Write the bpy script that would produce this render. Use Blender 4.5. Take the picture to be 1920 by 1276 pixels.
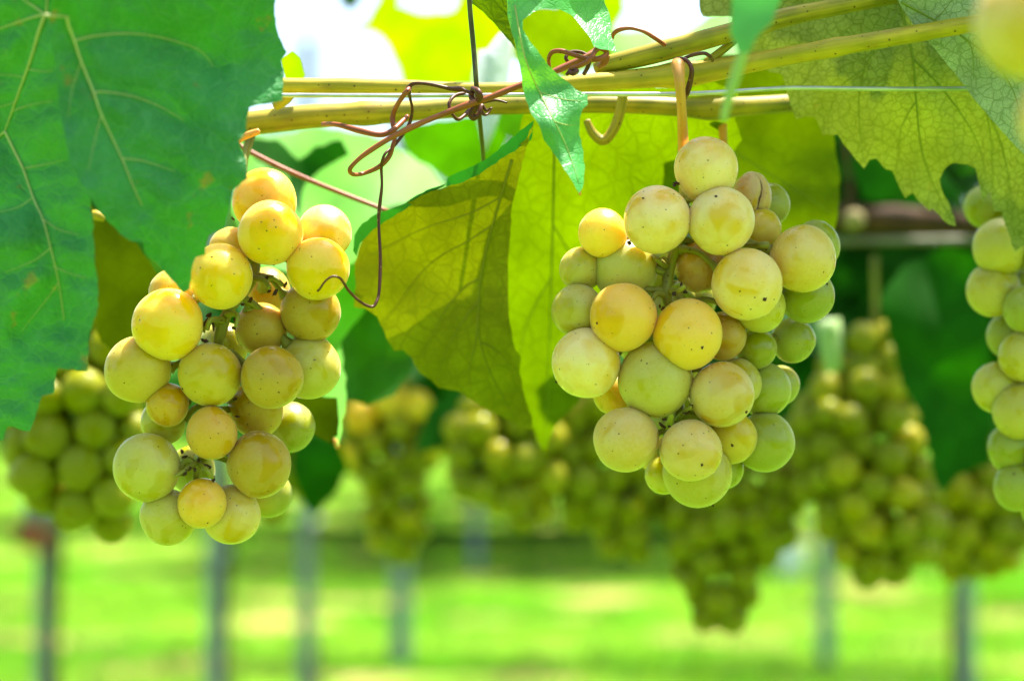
import bpy, bmesh, math, random
from mathutils import Vector, noise
from mathutils.geometry import delaunay_2d_cdt

random.seed(11)
for o in list(bpy.data.objects):
    bpy.data.objects.remove(o)
sc = bpy.context.scene
C = sc.collection
R = math.radians

# ------------------------------------------------------------------ camera
CAM_H, PITCH, LENS, FOCUS = 0.85, R(2.3), 75.0, 0.522
FPX = 1920 * LENS / 36.0                      # focal length in pixels of a 1920 px wide picture
cam_d = bpy.data.cameras.new('camera')
cam = bpy.data.objects.new('camera', cam_d); C.objects.link(cam)
cam.location = (0, 0, CAM_H); cam.rotation_euler = (R(90) + PITCH, 0, 0)
cam_d.lens = LENS; cam_d.sensor_width = 36.0
cam_d.clip_start = 0.02; cam_d.clip_end = 900
cam_d.dof.use_dof = True; cam_d.dof.focus_distance = FOCUS
cam_d.dof.aperture_fstop = 9.0; cam_d.dof.aperture_blades = 9
sc.camera = cam

# ------------------------------------------------------------------ light
SUN = Vector((0.27, 0.22, 0.93)).normalized()  # direction towards the sun: high, a little behind and right
elev = math.asin(SUN.z); azim = math.atan2(SUN.x, SUN.y)
w = bpy.data.worlds.new('World'); sc.world = w; w.use_nodes = True
nt = w.node_tree; nt.nodes.clear()
sky = nt.nodes.new('ShaderNodeTexSky'); sky.sky_type = 'NISHITA'; sky.sun_disc = False
sky.sun_elevation = elev; sky.sun_rotation = azim
sky.air_density = 1.0; sky.dust_density = 2.5; sky.ozone_density = 0.5
bg = nt.nodes.new('ShaderNodeBackground'); bg.inputs['Strength'].default_value = 0.11
wo = nt.nodes.new('ShaderNodeOutputWorld')
nt.links.new(sky.outputs[0], bg.inputs[0]); nt.links.new(bg.outputs[0], wo.inputs[0])
sd = bpy.data.lights.new('sun', 'SUN'); sd.energy = 4.8; sd.angle = R(0.8); sd.color = (1.0, 0.95, 0.86)
so = bpy.data.objects.new('sun', sd); C.objects.link(so)
so.rotation_euler = (-SUN).to_track_quat('-Z', 'Y').to_euler(); so.location = (0, 0, 6)
vs = sc.view_settings
sc.display_settings.display_device = 'sRGB'
vs.view_transform = 'Standard'; vs.look = 'None'; vs.gamma = 1.0; vs.exposure = 1.75
vs.use_curve_mapping = False
cy = sc.cycles
cy.use_denoising = True
try: cy.denoiser = 'OPENIMAGEDENOISE'
except Exception: pass
cy.max_bounces = 7; cy.diffuse_bounces = 4; cy.glossy_bounces = 2; cy.transmission_bounces = 5
cy.sample_clamp_indirect = 8.0

# ------------------------------------------------------------------ helpers
_f = Vector((0, math.cos(PITCH), math.sin(PITCH))); _u = Vector((0, -math.sin(PITCH), math.cos(PITCH)))
_r = Vector((1, 0, 0)); _c = Vector((0, 0, CAM_H))
def P(x, y, d):
    """world point standing d metres along the view axis where the photograph shows it"""
    return _c + d * (_f + _r * ((x - 960) / FPX) - _u * ((y - 638) / FPX))
def mpp(d): return d / FPX
def S(r, g, b, k=1.0):
    f = lambda v: ((v / 255 + 0.055) / 1.055) ** 2.4 if v > 10 else v / 255 / 12.92
    return (f(r) * k, f(g) * k, f(b) * k, 1.0)

def link(name, me, mat, parent=None, smooth=True):
    o = bpy.data.objects.new(name, me); C.objects.link(o)
    if mat is not None and not me.materials: me.materials.append(mat)
    if smooth:
        me.polygons.foreach_set('use_smooth', [True] * len(me.polygons))
    if parent is not None:
        o.parent = parent
        o.matrix_parent_inverse = parent.matrix_world.inverted() if False else o.matrix_parent_inverse
    return o
def thing(name, label, cat, loc=(0, 0, 0), group=None):
    o = bpy.data.objects.new(name, None); C.objects.link(o); o.location = loc
    o.empty_display_size = 0.02
    o['label'] = label; o['category'] = cat
    if group: o['group'] = group
    return o
def child(name, verts, faces, mat, parent, uvs=None, label=None, smooth=True):
    """mesh from world-space verts, stored relative to its thing"""
    off = Vector((0, 0, 0)); p = parent
    while p is not None:
        off += Vector(p.location); p = p.parent
    me = bpy.data.meshes.new(name)
    me.from_pydata([tuple(Vector(v) - off) for v in verts], [], faces)
    if uvs is not None:
        ul = me.uv_layers.new(name='UVMap')
        for lp in me.loops: ul.data[lp.index].uv = uvs[lp.vertex_index]
    me.update()
    o = link(name, me, mat, parent, smooth)
    if label: o['label'] = label
    return o

def catmull(pts, n=6):
    """pts: list of tuples (any length) -> smoothed"""
    if len(pts) < 3: n = n
    out = []
    for i in range(len(pts) - 1):
        p0 = pts[max(i - 1, 0)]; p1 = pts[i]; p2 = pts[i + 1]; p3 = pts[min(i + 2, len(pts) - 1)]
        for k in range(n):
            t = k / n
            out.append(tuple(0.5 * ((2 * b) + (-a + c) * t + (2 * a - 5 * b + 4 * c - d) * t * t + (-a + 3 * b - 3 * c + d) * t ** 3)
                             for a, b, c, d in zip(p0, p1, p2, p3)))
    out.append(tuple(pts[-1]))
    return out
def tube_data(pts, rad, sides=8, flat=1.0):
    """pts world Vectors, rad radii -> verts, faces, uvs"""
    n = len(pts); V = []; F = []; U = []
    t0 = (pts[1] - pts[0]).normalized()
    nrm = t0.orthogonal().normalized(); L = 0.0
    for i in range(n):
        a = pts[max(i - 1, 0)]; b = pts[min(i + 1, n - 1)]
        t = (b - a)
        t = t.normalized() if t.length > 1e-9 else t0
        nrm = (nrm - t * nrm.dot(t))
        nrm = nrm.normalized() if nrm.length > 1e-6 else t.orthogonal().normalized()
        bi = t.cross(nrm)
        if i: L += (pts[i] - pts[i - 1]).length
        for k in range(sides):
            a_ = 2 * math.pi * k / sides
            V.append(pts[i] + nrm * (math.cos(a_) * rad[i]) + bi * (math.sin(a_) * rad[i] * flat))
            U.append((k / sides, L * 100))
        if i:
            for k in range(sides):
                k2 = (k + 1) % sides
                F.append(((i - 1) * sides + k, (i - 1) * sides + k2, i * sides + k2, i * sides + k))
    for e, ring in ((0, 0), (n - 1, n - 1)):
        ci = len(V); V.append(pts[e] + (pts[e] - pts[1 if e == 0 else n - 2]).normalized() * rad[e] * 0.35); U.append((0, 0))
        for k in range(sides):
            k2 = (k + 1) % sides
            F.append((ci, ring * sides + k2, ring * sides + k) if e == 0 else (ci, ring * sides + k, ring * sides + k2))
    return V, F, U
def px_tube(name, path, d, mat, parent, sides=8, n=6, wob=0.0, node_at=(), label=None):
    """path: (x, y, r_px[, extra depth in mm]); d metres"""
    pts = catmull([(p[0], p[1], p[2], (p[3] if len(p) > 3 else 0.0)) for p in path], n)
    W = []; Rr = []
    for i, (x, y, r, e) in enumerate(pts):
        dd = d + e * 0.001
        k = 1.0 + wob * noise.noise(Vector((x * 0.02, y * 0.02, d * 9)))
        for (nx, ny, amp, wid) in node_at:
            k += amp * math.exp(-((x - nx) ** 2 + (y - ny) ** 2) / wid ** 2)
        W.append(P(x, y, dd)); Rr.append(max(0.00015, r * mpp(dd) * k))
    V, F, U = tube_data(W, Rr, sides)
    return child(name, V, F, mat, parent, U, label)

# ------------------------------------------------------------------ materials
def new_mat(name):
    m = bpy.data.materials.new(name); m.use_nodes = True
    n = m.node_tree.nodes; n.clear()
    return m, n, m.node_tree.links
def N(nodes, t, **kw):
    nd = nodes.new(t)
    for k, v in kw.items(): setattr(nd, k, v)
    return nd
def mixc(n, l, fac, a, b, blend='MIX'):
    m = n.new('ShaderNodeMix'); m.data_type = 'RGBA'; m.blend_type = blend
    for s, v in ((0, fac), (6, a), (7, b)):
        if hasattr(v, 'links'): l.new(v, m.inputs[s])
        else: m.inputs[s].default_value = v
    return m.outputs[2]
def ramp(n, l, src, lo, hi, a=0.0, b=1.0):
    m = n.new('ShaderNodeMapRange'); m.interpolation_type = 'SMOOTHSTEP'
    l.new(src, m.inputs[0])
    m.inputs[1].default_value = lo; m.inputs[2].default_value = hi
    m.inputs[3].default_value = a; m.inputs[4].default_value = b
    return m.outputs[0]
def mth(n, l, op, a, b=0.0):
    m = n.new('ShaderNodeMath'); m.operation = op
    for i, v in ((0, a), (1, b)):
        if hasattr(v, 'links'): l.new(v, m.inputs[i])
        else: m.inputs[i].default_value = v
    return m.outputs[0]

def berry_material(name='grape_skin', near=True):
    m, n, l = new_mat(name)
    oi = N(n, 'ShaderNodeObjectInfo'); tc = N(n, 'ShaderNodeTexCoord')
    off = N(n, 'ShaderNodeVectorMath', operation='SCALE'); off.inputs[0].default_value = (37.0, 91.0, 53.0)
    l.new(oi.outputs['Random'], off.inputs['Scale'])
    add = N(n, 'ShaderNodeVectorMath', operation='ADD')
    l.new(tc.outputs['Object'], add.inputs[0]); l.new(off.outputs[0], add.inputs[1])
    co = add.outputs[0]
    nz = N(n, 'ShaderNodeTexNoise'); nz.inputs['Scale'].default_value = 0.85; nz.inputs['Detail'].default_value = 2.0
    nz.inputs['Distortion'].default_value = 0.5; l.new(co, nz.inputs['Vector'])
    bloom = ramp(n, l, nz.outputs['Fac'], 0.38, 0.50)
    nf = N(n, 'ShaderNodeTexNoise'); nf.inputs['Scale'].default_value = 9.0; nf.inputs['Detail'].default_value = 4.0
    l.new(co, nf.inputs['Vector'])
    fine = ramp(n, l, nf.outputs['Fac'], 0.3, 0.7, 0.6, 1.0)
    bloom = mth(n, l, 'MULTIPLY', bloom, fine)
    nb = N(n, 'ShaderNodeTexNoise'); nb.inputs['Scale'].default_value = 1.4; nb.inputs['Detail'].default_value = 1.0
    l.new(co, nb.inputs['Vector'])
    hs0 = N(n, 'ShaderNodeHueSaturation'); l.new(oi.outputs['Color'], hs0.inputs['Color'])
    hs0.inputs['Saturation'].default_value = 1.32; hs0.inputs['Value'].default_value = 0.92
    base = mixc(n, l, ramp(n, l, nb.outputs['Fac'], 0.38, 0.66, 0.0, 1.0), oi.outputs['Color'], hs0.outputs[0])
    hsv = N(n, 'ShaderNodeHueSaturation'); l.new(oi.outputs['Color'], hsv.inputs['Color'])
    hsv.inputs['Saturation'].default_value = 0.90; hsv.inputs['Value'].default_value = 1.12
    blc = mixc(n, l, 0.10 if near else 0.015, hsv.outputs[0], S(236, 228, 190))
    col = mixc(n, l, mth(n, l, 'MULTIPLY', bloom, 0.6), base, blc)
    # lenticels
    vo = N(n, 'ShaderNodeTexVoronoi'); vo.inputs['Scale'].default_value = 3.3; l.new(co, vo.inputs['Vector'])
    sp = ramp(n, l, vo.outputs['Distance'], 0.06, 0.11, 1.0, 0.0)
    v2 = N(n, 'ShaderNodeTexVoronoi'); v2.inputs['Scale'].default_value = 6.5; l.new(co, v2.inputs['Vector'])
    sp2 = ramp(n, l, v2.outputs['Distance'], 0.06, 0.115, 0.6, 0.0)
    spk = mth(n, l, 'MAXIMUM', sp, sp2)
    col = mixc(n, l, mth(n, l, 'MULTIPLY', spk, 0.88), col, S(58, 36, 14))
    p = N(n, 'ShaderNodeBsdfPrincipled')
    l.new(col, p.inputs['Base Color'])
    p.subsurface_method = 'RANDOM_WALK'
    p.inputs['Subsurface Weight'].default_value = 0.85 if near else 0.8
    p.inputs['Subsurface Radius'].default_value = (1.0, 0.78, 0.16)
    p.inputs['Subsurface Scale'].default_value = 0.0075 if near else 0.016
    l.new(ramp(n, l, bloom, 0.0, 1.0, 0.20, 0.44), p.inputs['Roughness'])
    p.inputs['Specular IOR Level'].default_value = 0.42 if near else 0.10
    if near:
        p.inputs['Sheen Weight'].default_value = 0.2; p.inputs['Sheen Roughness'].default_value = 0.35; p.inputs['Sheen Tint'].default_value = (1.0, 0.97, 0.85, 1)
    bp = N(n, 'ShaderNodeBump'); bp.inputs['Strength'].default_value = 0.06; bp.inputs['Distance'].default_value = 0.0006
    if near: l.new(nf.outputs['Fac'], bp.inputs['Height']); (l.new(bp.outputs[0], p.inputs['Normal']) if near else None)
    o = N(n, 'ShaderNodeOutputMaterial'); l.new(p.outputs[0], o.inputs[0])
    return m
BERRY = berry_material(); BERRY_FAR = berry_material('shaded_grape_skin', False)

def leaf_material(name, front, back, trans, vein, net=0.5, net_scale=3.2, tmix=0.5, rough=0.45, spec=0.35, spots=0.25, rust=S(150, 80, 30), fold_amp=0.25, spot_lo=0.66, bump=0.3):
    """front / back: reflected colour of the side towards / away from the mesh normal; trans: colour of light coming through"""
    m, n, l = new_mat(name)
    tc = N(n, 'ShaderNodeTexCoord'); uv = tc.outputs['UV']
    nz0 = N(n, 'ShaderNodeTexNoise'); nz0.inputs['Scale'].default_value = 2.2; nz0.inputs['Detail'].default_value = 3; l.new(uv, nz0.inputs['Vector'])
    dv = N(n, 'ShaderNodeVectorMath', operation='SCALE'); l.new(nz0.outputs['Color'], dv.inputs[0]); dv.inputs['Scale'].default_value = 0.32
    av = N(n, 'ShaderNodeVectorMath', operation='ADD'); l.new(uv, av.inputs[0]); l.new(dv.outputs[0], av.inputs[1])
    def edge(scale, lo, hi, s):
        v = N(n, 'ShaderNodeTexVoronoi', feature='DISTANCE_TO_EDGE'); v.inputs['Scale'].default_value = scale
        l.new(av.outputs[0], v.inputs['Vector'])
        return ramp(n, l, v.outputs['Distance'], lo, hi, s, 0.0)
    if net > 0.2:
        e1 = edge(net_scale, 0.0, 0.11, net); e2 = edge(net_scale * 2.6, 0.0, 0.14, net * 0.55)
        vn = mth(n, l, 'MAXIMUM', e1, e2)
    else: vn = edge(net_scale, 0.0, 0.11, net)
    nz = N(n, 'ShaderNodeTexNoise'); nz.inputs['Scale'].default_value = 0.55; nz.inputs['Detail'].default_value = 5; l.new(uv, nz.inputs['Vector'])
    var = ramp(n, l, nz.outputs['Fac'], 0.3, 0.7, 1.0 - fold_amp, 1.0 + fold_amp)
    nr = N(n, 'ShaderNodeTexNoise'); nr.inputs['Scale'].default_value = 1.1; nr.inputs['Detail'].default_value = 6; nr.inputs['Roughness'].default_value = 0.65
    avr = N(n, 'ShaderNodeVectorMath', operation='ADD'); l.new(uv, avr.inputs[0]); avr.inputs[1].default_value = (13.1, 4.7, 2.0)
    l.new(avr.outputs[0], nr.inputs['Vector'])
    rs = ramp(n, l, nr.outputs['Fac'], spot_lo, spot_lo + .08, 0.0, spots)
    geo = N(n, 'ShaderNodeNewGeometry')
    side = mixc(n, l, geo.outputs['Backfacing'], front, back)
    def vary(c):
        mm = n.new('ShaderNodeMix'); mm.data_type = 'RGBA'; mm.blend_type = 'MULTIPLY'; mm.inputs[0].default_value = 1.0
        if hasattr(c, 'links'): l.new(c, mm.inputs[6])
        else: mm.inputs[6].default_value = c
        l.new(var, mm.inputs[7]); return mm.outputs[2]
    rc = mixc(n, l, rs, mixc(n, l, vn, vary(side), vein), rust)
    tcx = mixc(n, l, rs, mixc(n, l, mth(n, l, 'MULTIPLY', vn, 0.7), vary(trans), mixc(n, l, 0.55, trans, vein, 'MULTIPLY')), rust)
    p = N(n, 'ShaderNodeBsdfPrincipled'); l.new(rc, p.inputs['Base Color'])
    p.inputs['Roughness'].default_value = rough; p.inputs['Specular IOR Level'].default_value = spec
    t = N(n, 'ShaderNodeBsdfTranslucent'); l.new(tcx, t.inputs['Color'])
    bp = N(n, 'ShaderNodeBump'); bp.inputs['Strength'].default_value = bump; bp.inputs['Distance'].default_value = 0.0008
    l.new(mth(n, l, 'SUBTRACT', nz0.outputs['Fac'], vn), bp.inputs['Height'])
    if net > 0.2: l.new(bp.outputs[0], p.inputs['Normal']); l.new(bp.outputs[0], t.inputs['Normal'])
    mx = N(n, 'ShaderNodeMixShader'); mx.inputs[0].default_value = tmix
    l.new(p.outputs[0], mx.inputs[1]); l.new(t.outputs[0], mx.inputs[2])
    o = N(n, 'ShaderNodeOutputMaterial'); l.new(mx.outputs[0], o.inputs[0])
    return m

def stem_material(name, c1, c2, spots=S(60, 38, 18), stripe=8.0, rough=0.5, spot_amt=0.8, sss=0.0, bump=0.25, streak=0.0):
    m, n, l = new_mat(name)
    tc = N(n, 'ShaderNodeTexCoord'); mp = N(n, 'ShaderNodeMapping'); mp.inputs['Scale'].default_value = (stripe, 0.22, 1)
    l.new(tc.outputs['UV'], mp.inputs['Vector'])
    a = N(n, 'ShaderNodeTexNoise'); a.inputs['Scale'].default_value = 1.5; a.inputs['Detail'].default_value = 4; l.new(mp.outputs[0], a.inputs['Vector'])
    b = N(n, 'ShaderNodeTexNoise'); b.inputs['Scale'].default_value = 120; b.inputs['Detail'].default_value = 3; l.new(tc.outputs['Object'], b.inputs['Vector'])
    k = mth(n, l, 'ADD', mth(n, l, 'MULTIPLY', a.outputs['Fac'], 0.6), mth(n, l, 'MULTIPLY', b.outputs['Fac'], 0.4))
    col = mixc(n, l, ramp(n, l, k, 0.36, 0.64), c1, c2)
    if streak:
        mp2 = N(n, 'ShaderNodeMapping'); mp2.inputs['Scale'].default_value = (2.2, 0.35, 1); l.new(tc.outputs['UV'], mp2.inputs['Vector'])
        c = N(n, 'ShaderNodeTexNoise'); c.inputs['Scale'].default_value = 2.0; c.inputs['Detail'].default_value = 5; c.inputs['Roughness'].default_value = .7; l.new(mp2.outputs[0], c.inputs['Vector'])
        col = mixc(n, l, ramp(n, l, c.outputs['Fac'], 0.52, 0.70, 0.0, streak), col, S(150, 104, 52))
    v = N(n, 'ShaderNodeTexVoronoi'); v.inputs['Scale'].default_value = 430; l.new(tc.outputs['Object'], v.inputs['Vector'])
    col = mixc(n, l, ramp(n, l, v.outputs['Distance'], 0.08, 0.16, spot_amt, 0.0), col, spots)
    p = N(n, 'ShaderNodeBsdfPrincipled'); l.new(col, p.inputs['Base Color']); p.inputs['Roughness'].default_value = rough
    p.inputs['Specular IOR Level'].default_value = 0.35
    if sss:
        p.inputs['Subsurface Weight'].default_value = sss; p.inputs['Subsurface Radius'].default_value = (1, .7, .15); p.inputs['Subsurface Scale'].default_value = 0.0015
    bp = N(n, 'ShaderNodeBump'); bp.inputs['Strength'].default_value = bump; bp.inputs['Distance'].default_value = 0.0006
    l.new(k, bp.inputs['Height']); l.new(bp.outputs[0], p.inputs['Normal'])
    o = N(n, 'ShaderNodeOutputMaterial'); l.new(p.outputs[0], o.inputs[0])
    return m

def plain(name, col, rough=0.5, metal=0.0, var=0.25, scale=60.0, trans=None):
    m, n, l = new_mat(name)
    tc = N(n, 'ShaderNodeTexCoord')
    a = N(n, 'ShaderNodeTexNoise'); a.inputs['Scale'].default_value = scale; a.inputs['Detail'].default_value = 5; l.new(tc.outputs['Object'], a.inputs['Vector'])
    k = ramp(n, l, a.outputs['Fac'], 0.3, 0.7, 1 - var, 1 + var)
    mm = n.new('ShaderNodeMix'); mm.data_type = 'RGBA'; mm.blend_type = 'MULTIPLY'; mm.inputs[0].default_value = 1; mm.inputs[6].default_value = col
    l.new(k, mm.inputs[7])
    p = N(n, 'ShaderNodeBsdfPrincipled'); l.new(mm.outputs[2], p.inputs['Base Color'])
    p.inputs['Metallic'].default_value = metal
    l.new(ramp(n, l, a.outputs['Fac'], 0.3, 0.7, rough * 0.8, min(1, rough * 1.25)), p.inputs['Roughness'])
    o = N(n, 'ShaderNodeOutputMaterial')
    if trans:
        t = N(n, 'ShaderNodeBsdfTranslucent'); t.inputs['Color'].default_value = trans
        mx = N(n, 'ShaderNodeMixShader'); mx.inputs[0].default_value = 0.5
        l.new(p.outputs[0], mx.inputs[1]); l.new(t.outputs[0], mx.inputs[2]); l.new(mx.outputs[0], o.inputs[0])
    else: l.new(p.outputs[0], o.inputs[0])
    return m

CANE = stem_material('green_cane_bark', S(178, 156, 34), S(124, 116, 22), stripe=7, bump=.45, streak=.5)
CANE_Y = stem_material('yellow_cane_bark', S(200, 172, 42), S(156, 140, 24), stripe=6, bump=.45, streak=.5)
STALK = stem_material('cluster_stalk', S(150, 148, 52), S(112, 106, 34), spots=S(70, 36, 16), stripe=3, sss=0.3)
PEDUN = stem_material('tan_peduncle', S(220, 158, 82), S(196, 134, 58), stripe=5, spot_amt=0.3, sss=0.3)
TENDRIL = stem_material('brown_tendril', S(168, 92, 50), S(136, 70, 38), spots=S(60, 30, 16), stripe=4, rough=0.42)
TENDRIL_D = stem_material('dark_tendril', S(104, 56, 36), S(72, 38, 24), spots=S(186, 150, 110), stripe=4, rough=0.45, spot_amt=0.4)
CUT = plain('pruning_cut_wood', S(150, 134, 84), 0.8, 0, 0.2, 90)
CRUMB = plain('dried_brown_scale', S(66, 36, 20), 0.75, 0, 0.5, 300)
WOOD = stem_material('old_wood_bark', S(96, 66, 40), S(52, 36, 22), stripe=5, rough=0.85, bump=0.8)
STEEL = plain('galvanised_wire', (0.55, 0.55, 0.54, 1), 0.4, 0.6, 0.15, 150)
DARKWIRE = plain('dark_olive_wire', S(84, 80, 36), 0.45, 0.35, 0.3, 300)
POST = plain('weathered_zinc_post', S(128, 140, 142), 0.55, 0.0, 0.15, 40)
RUST = plain('rusty_iron', S(150, 84, 52), 0.8, 0.0, 0.35, 60)
BACKWIRE = plain('dull_old_wire', S(120, 116, 100), 0.6, 0.2, 0.2, 80)
WHITE = plain('white_plastic', S(236, 240, 244), 0.4, 0.0, 0.04, 20, trans=(0.92, 0.93, 0.95, 1))

# leaf kinds
LM = {}
LM['big'] = leaf_material('matt_green_leaf_top', S(66, 146, 78), S(110, 140, 80), S(28, 84, 8), S(104, 172, 110), net=0.34, net_scale=2.6, tmix=0.25, rough=0.55, spec=0.25, spots=0.5, rust=S(130, 104, 40), fold_amp=0.12, spot_lo=0.61, bump=0.75)
LM['olive'] = leaf_material('olive_leaf_underside', S(152, 154, 26), S(52, 110, 50), S(92, 98, 0), S(116, 118, 18), net=0.5, net_scale=2.0, tmix=0.32, rough=0.65, spec=0.15, spots=0.15)
LM['lime'] = leaf_material('bright_lime_leaf', S(110, 136, 24), S(60, 120, 40), S(88, 114, 0), S(80, 102, 8), net=0.5, net_scale=1.5, tmix=0.66, rough=0.6, spec=0.15, spots=0.3, rust=S(190, 170, 30), fold_amp=0.15)
LM['pale'] = leaf_material('felted_leaf_underside', S(166, 172, 104), S(60, 120, 50), S(92, 106, 8), S(84, 102, 20), net=0.62, net_scale=4.3, tmix=0.30, rough=0.75, spec=0.12, spots=0.30, rust=S(172, 120, 44), fold_amp=0.18)
LM['paler'] = leaf_material('whitish_leaf_underside', S(176, 188, 144), S(60, 120, 50), S(110, 134, 30), S(104, 126, 62), net=0.6, net_scale=4.3, tmix=0.30, rough=0.8, spec=0.1, spots=0.1, rust=S(172, 120, 44))
LM['gloss'] = leaf_material('glossy_leaf_top', S(88, 176, 96), S(150, 170, 90), S(130, 200, 20), S(60, 150, 70), net=0.4, net_scale=4.2, tmix=0.35, rough=0.40, spec=0.4, spots=0.1)
LM['fresh'] = leaf_material('fresh_green_leaf', S(104, 168, 54), S(120, 160, 60), S(116, 190, 10), S(96, 170, 70), net=0.15, net_scale=2, tmix=0.45, rough=0.5, spec=0.3)
LM['dark'] = leaf_material('dark_green_leaf', S(30, 86, 8), S(62, 98, 22), S(34, 100, 0), S(28, 76, 10), net=0.2, net_scale=2, tmix=0.4, rough=0.6, spec=0.08)
LM['shade'] = leaf_material('shaded_olive_leaf', S(70, 84, 10), S(52, 100, 40), S(46, 60, 0), S(56, 64, 8), net=0.2, net_scale=2.0, tmix=0.5, rough=0.65, spec=0.1)  # darker copy of the olive leaf, shade put into its colours
LM['lime_shade'] = leaf_material('shaded_lime_leaf', S(96, 116, 16), S(60, 120, 40), S(68, 88, 0), S(84, 104, 10), net=0.3, net_scale=1.3, tmix=0.5, rough=0.6, spec=0.15, spots=0.3, rust=S(150, 140, 30))  # lime leaf again, with the shade on it mixed into the colours
LM['rim'] = leaf_material('leaf_rim_top', S(44, 122, 56), S(70, 110, 50), S(40, 130, 8), S(30, 90, 30), net=0.2, net_scale=2, tmix=0.2, rough=0.5, spec=0.3)
LM['mid'] = leaf_material('mid_green_leaf', S(50, 104, 10), S(88, 114, 28), S(66, 126, 0), S(50, 90, 14), net=0.2, net_scale=2, tmix=0.45, rough=0.5, spec=0.3)
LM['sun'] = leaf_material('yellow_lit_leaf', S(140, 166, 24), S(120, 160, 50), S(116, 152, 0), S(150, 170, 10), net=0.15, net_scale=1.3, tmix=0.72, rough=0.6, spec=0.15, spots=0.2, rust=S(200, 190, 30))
LM['teal'] = leaf_material('young_bluish_leaf', S(84, 164, 112), S(140, 170, 110), S(60, 120, 50), S(80, 160, 110), net=0.1, net_scale=3, tmix=0.35, rough=0.5, spec=0.3)
VEIN_T = stem_material('pale_leaf_vein', S(176, 182, 96), S(150, 166, 84), stripe=2, spot_amt=0.0, rough=0.6)
VEIN_Y = stem_material('pale_green_petiole', S(166, 190, 96), S(140, 176, 90), stripe=3, spot_amt=0.0, rough=0.5, sss=0.4)
VEIN_O = stem_material('olive_leaf_vein', S(128, 130, 34), S(116, 118, 30), stripe=2, spot_amt=0.0, rough=0.7)
VEIN_P = stem_material('green_leaf_vein', S(128, 142, 50), S(112, 130, 46), stripe=2, spot_amt=0.0, rough=0.7)
VEIN_B = stem_material('brownish_leaf_vein', S(178, 192, 130), S(184, 176, 124), stripe=2, spot_amt=0.0, rough=0.6)

# ------------------------------------------------------------------ ground
def ground_material():
    m, n, l = new_mat('grass_ground')
    tc = N(n, 'ShaderNodeTexCoord')
    a = N(n, 'ShaderNodeTexNoise'); a.inputs['Scale'].default_value = 0.55; a.inputs['Detail'].default_value = 4; l.new(tc.outputs['Object'], a.inputs['Vector'])
    b = N(n, 'ShaderNodeTexNoise'); b.inputs['Scale'].default_value = 14; b.inputs['Detail'].default_value = 6; l.new(tc.outputs['Object'], b.inputs['Vector'])
    c = N(n, 'ShaderNodeTexNoise'); c.inputs['Scale'].default_value = 1.3; c.inputs['Detail'].default_value = 3; l.new(tc.outputs['Object'], c.inputs['Vector'])
    g = mixc(n, l, ramp(n, l, a.outputs['Fac'], 0.35, 0.65), S(62, 122, 14), S(114, 156, 42))
    g = mixc(n, l, ramp(n, l, b.outputs['Fac'], 0.3, 0.7, 0.0, 0.35), g, S(52, 96, 14))
    g = mixc(n, l, ramp(n, l, c.outputs['Fac'], 0.54, 0.66, 0.0, 0.85), g, S(168, 142, 92))
    p = N(n, 'ShaderNodeBsdfPrincipled'); l.new(g, p.inputs['Base Color']); p.inputs['Roughness'].default_value = 0.9
    p.inputs['Specular IOR Level'].default_value = 0.0
    bp = N(n, 'ShaderNodeBump'); bp.inputs['Strength'].default_value = 0.5; bp.inputs['Distance'].default_value = 0.03
    l.new(b.outputs['Fac'], bp.inputs['Height']); l.new(bp.outputs[0], p.inputs['Normal'])
    o = N(n, 'ShaderNodeOutputMaterial'); l.new(p.outputs[0], o.inputs[0])
    return m
def build_ground():
    xs = [-400, -150, -60, -25] + [i * 0.6 for i in range(-30, 31)] + [25, 60, 150, 400]
    ys = [-400, -120, -40, -12] + [i * 0.6 for i in range(-10, 60)] + [45, 70, 120, 250, 500, 800]
    V = [(x, y, (0.03 * noise.noise(Vector((x * 0.4, y * 0.4, 3))) if abs(x) < 20 and -8 < y < 40 else 0)) for y in ys for x in xs]
    nx = len(xs)
    F = [(j * nx + i, j * nx + i + 1, (j + 1) * nx + i + 1, (j + 1) * nx + i) for j in range(len(ys) - 1) for i in range(nx - 1)]
    me = bpy.data.meshes.new('ground'); me.from_pydata(V, [], F)
    o = link('ground', me, ground_material()); o['kind'] = 'structure'
    o['label'] = 'sunlit grassy ground between the vine rows'
build_ground()
def gz(x, y): return 0.03 * noise.noise(Vector((x * 0.4, y * 0.4, 3)))
def build_grass():
    rnd = random.Random(5); V = []; F = []; U = []
    for _ in range(42000):
        y = 4.5 + 17 * rnd.random() ** 1.5; x = (rnd.random() - 0.5) * (y * 0.52 + 1.0)
        if noise.noise(Vector((x * 0.9, y * 0.9, 8))) > 0.22: continue
        h = rnd.uniform(0.03, 0.09); a = rnd.uniform(0, 6.28); wd = rnd.uniform(0.003, 0.006)
        lx, ly = math.cos(a) * h * rnd.uniform(.2, .8), math.sin(a) * h * rnd.uniform(.2, .8)
        b = len(V); z = gz(x, y) - 0.004
        V += [(x - wd * math.sin(a), y + wd * math.cos(a), z), (x + wd * math.sin(a), y - wd * math.cos(a), z), (x + lx, y + ly, z + h)]
        F.append((b, b + 1, b + 2)); s = (x, y); U += [s, s, s]
    o = child('grass', V, F, leaf_material('grass_blades', S(104, 142, 34), S(104, 142, 34), S(116, 156, 30), S(96, 136, 30), net=0.0, tmix=0.4, rough=0.6, spots=0.0), None, U)
    o['kind'] = 'stuff'; o['label'] = 'short green grass growing between the vine rows'; o['category'] = 'grass'
build_grass()

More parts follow.
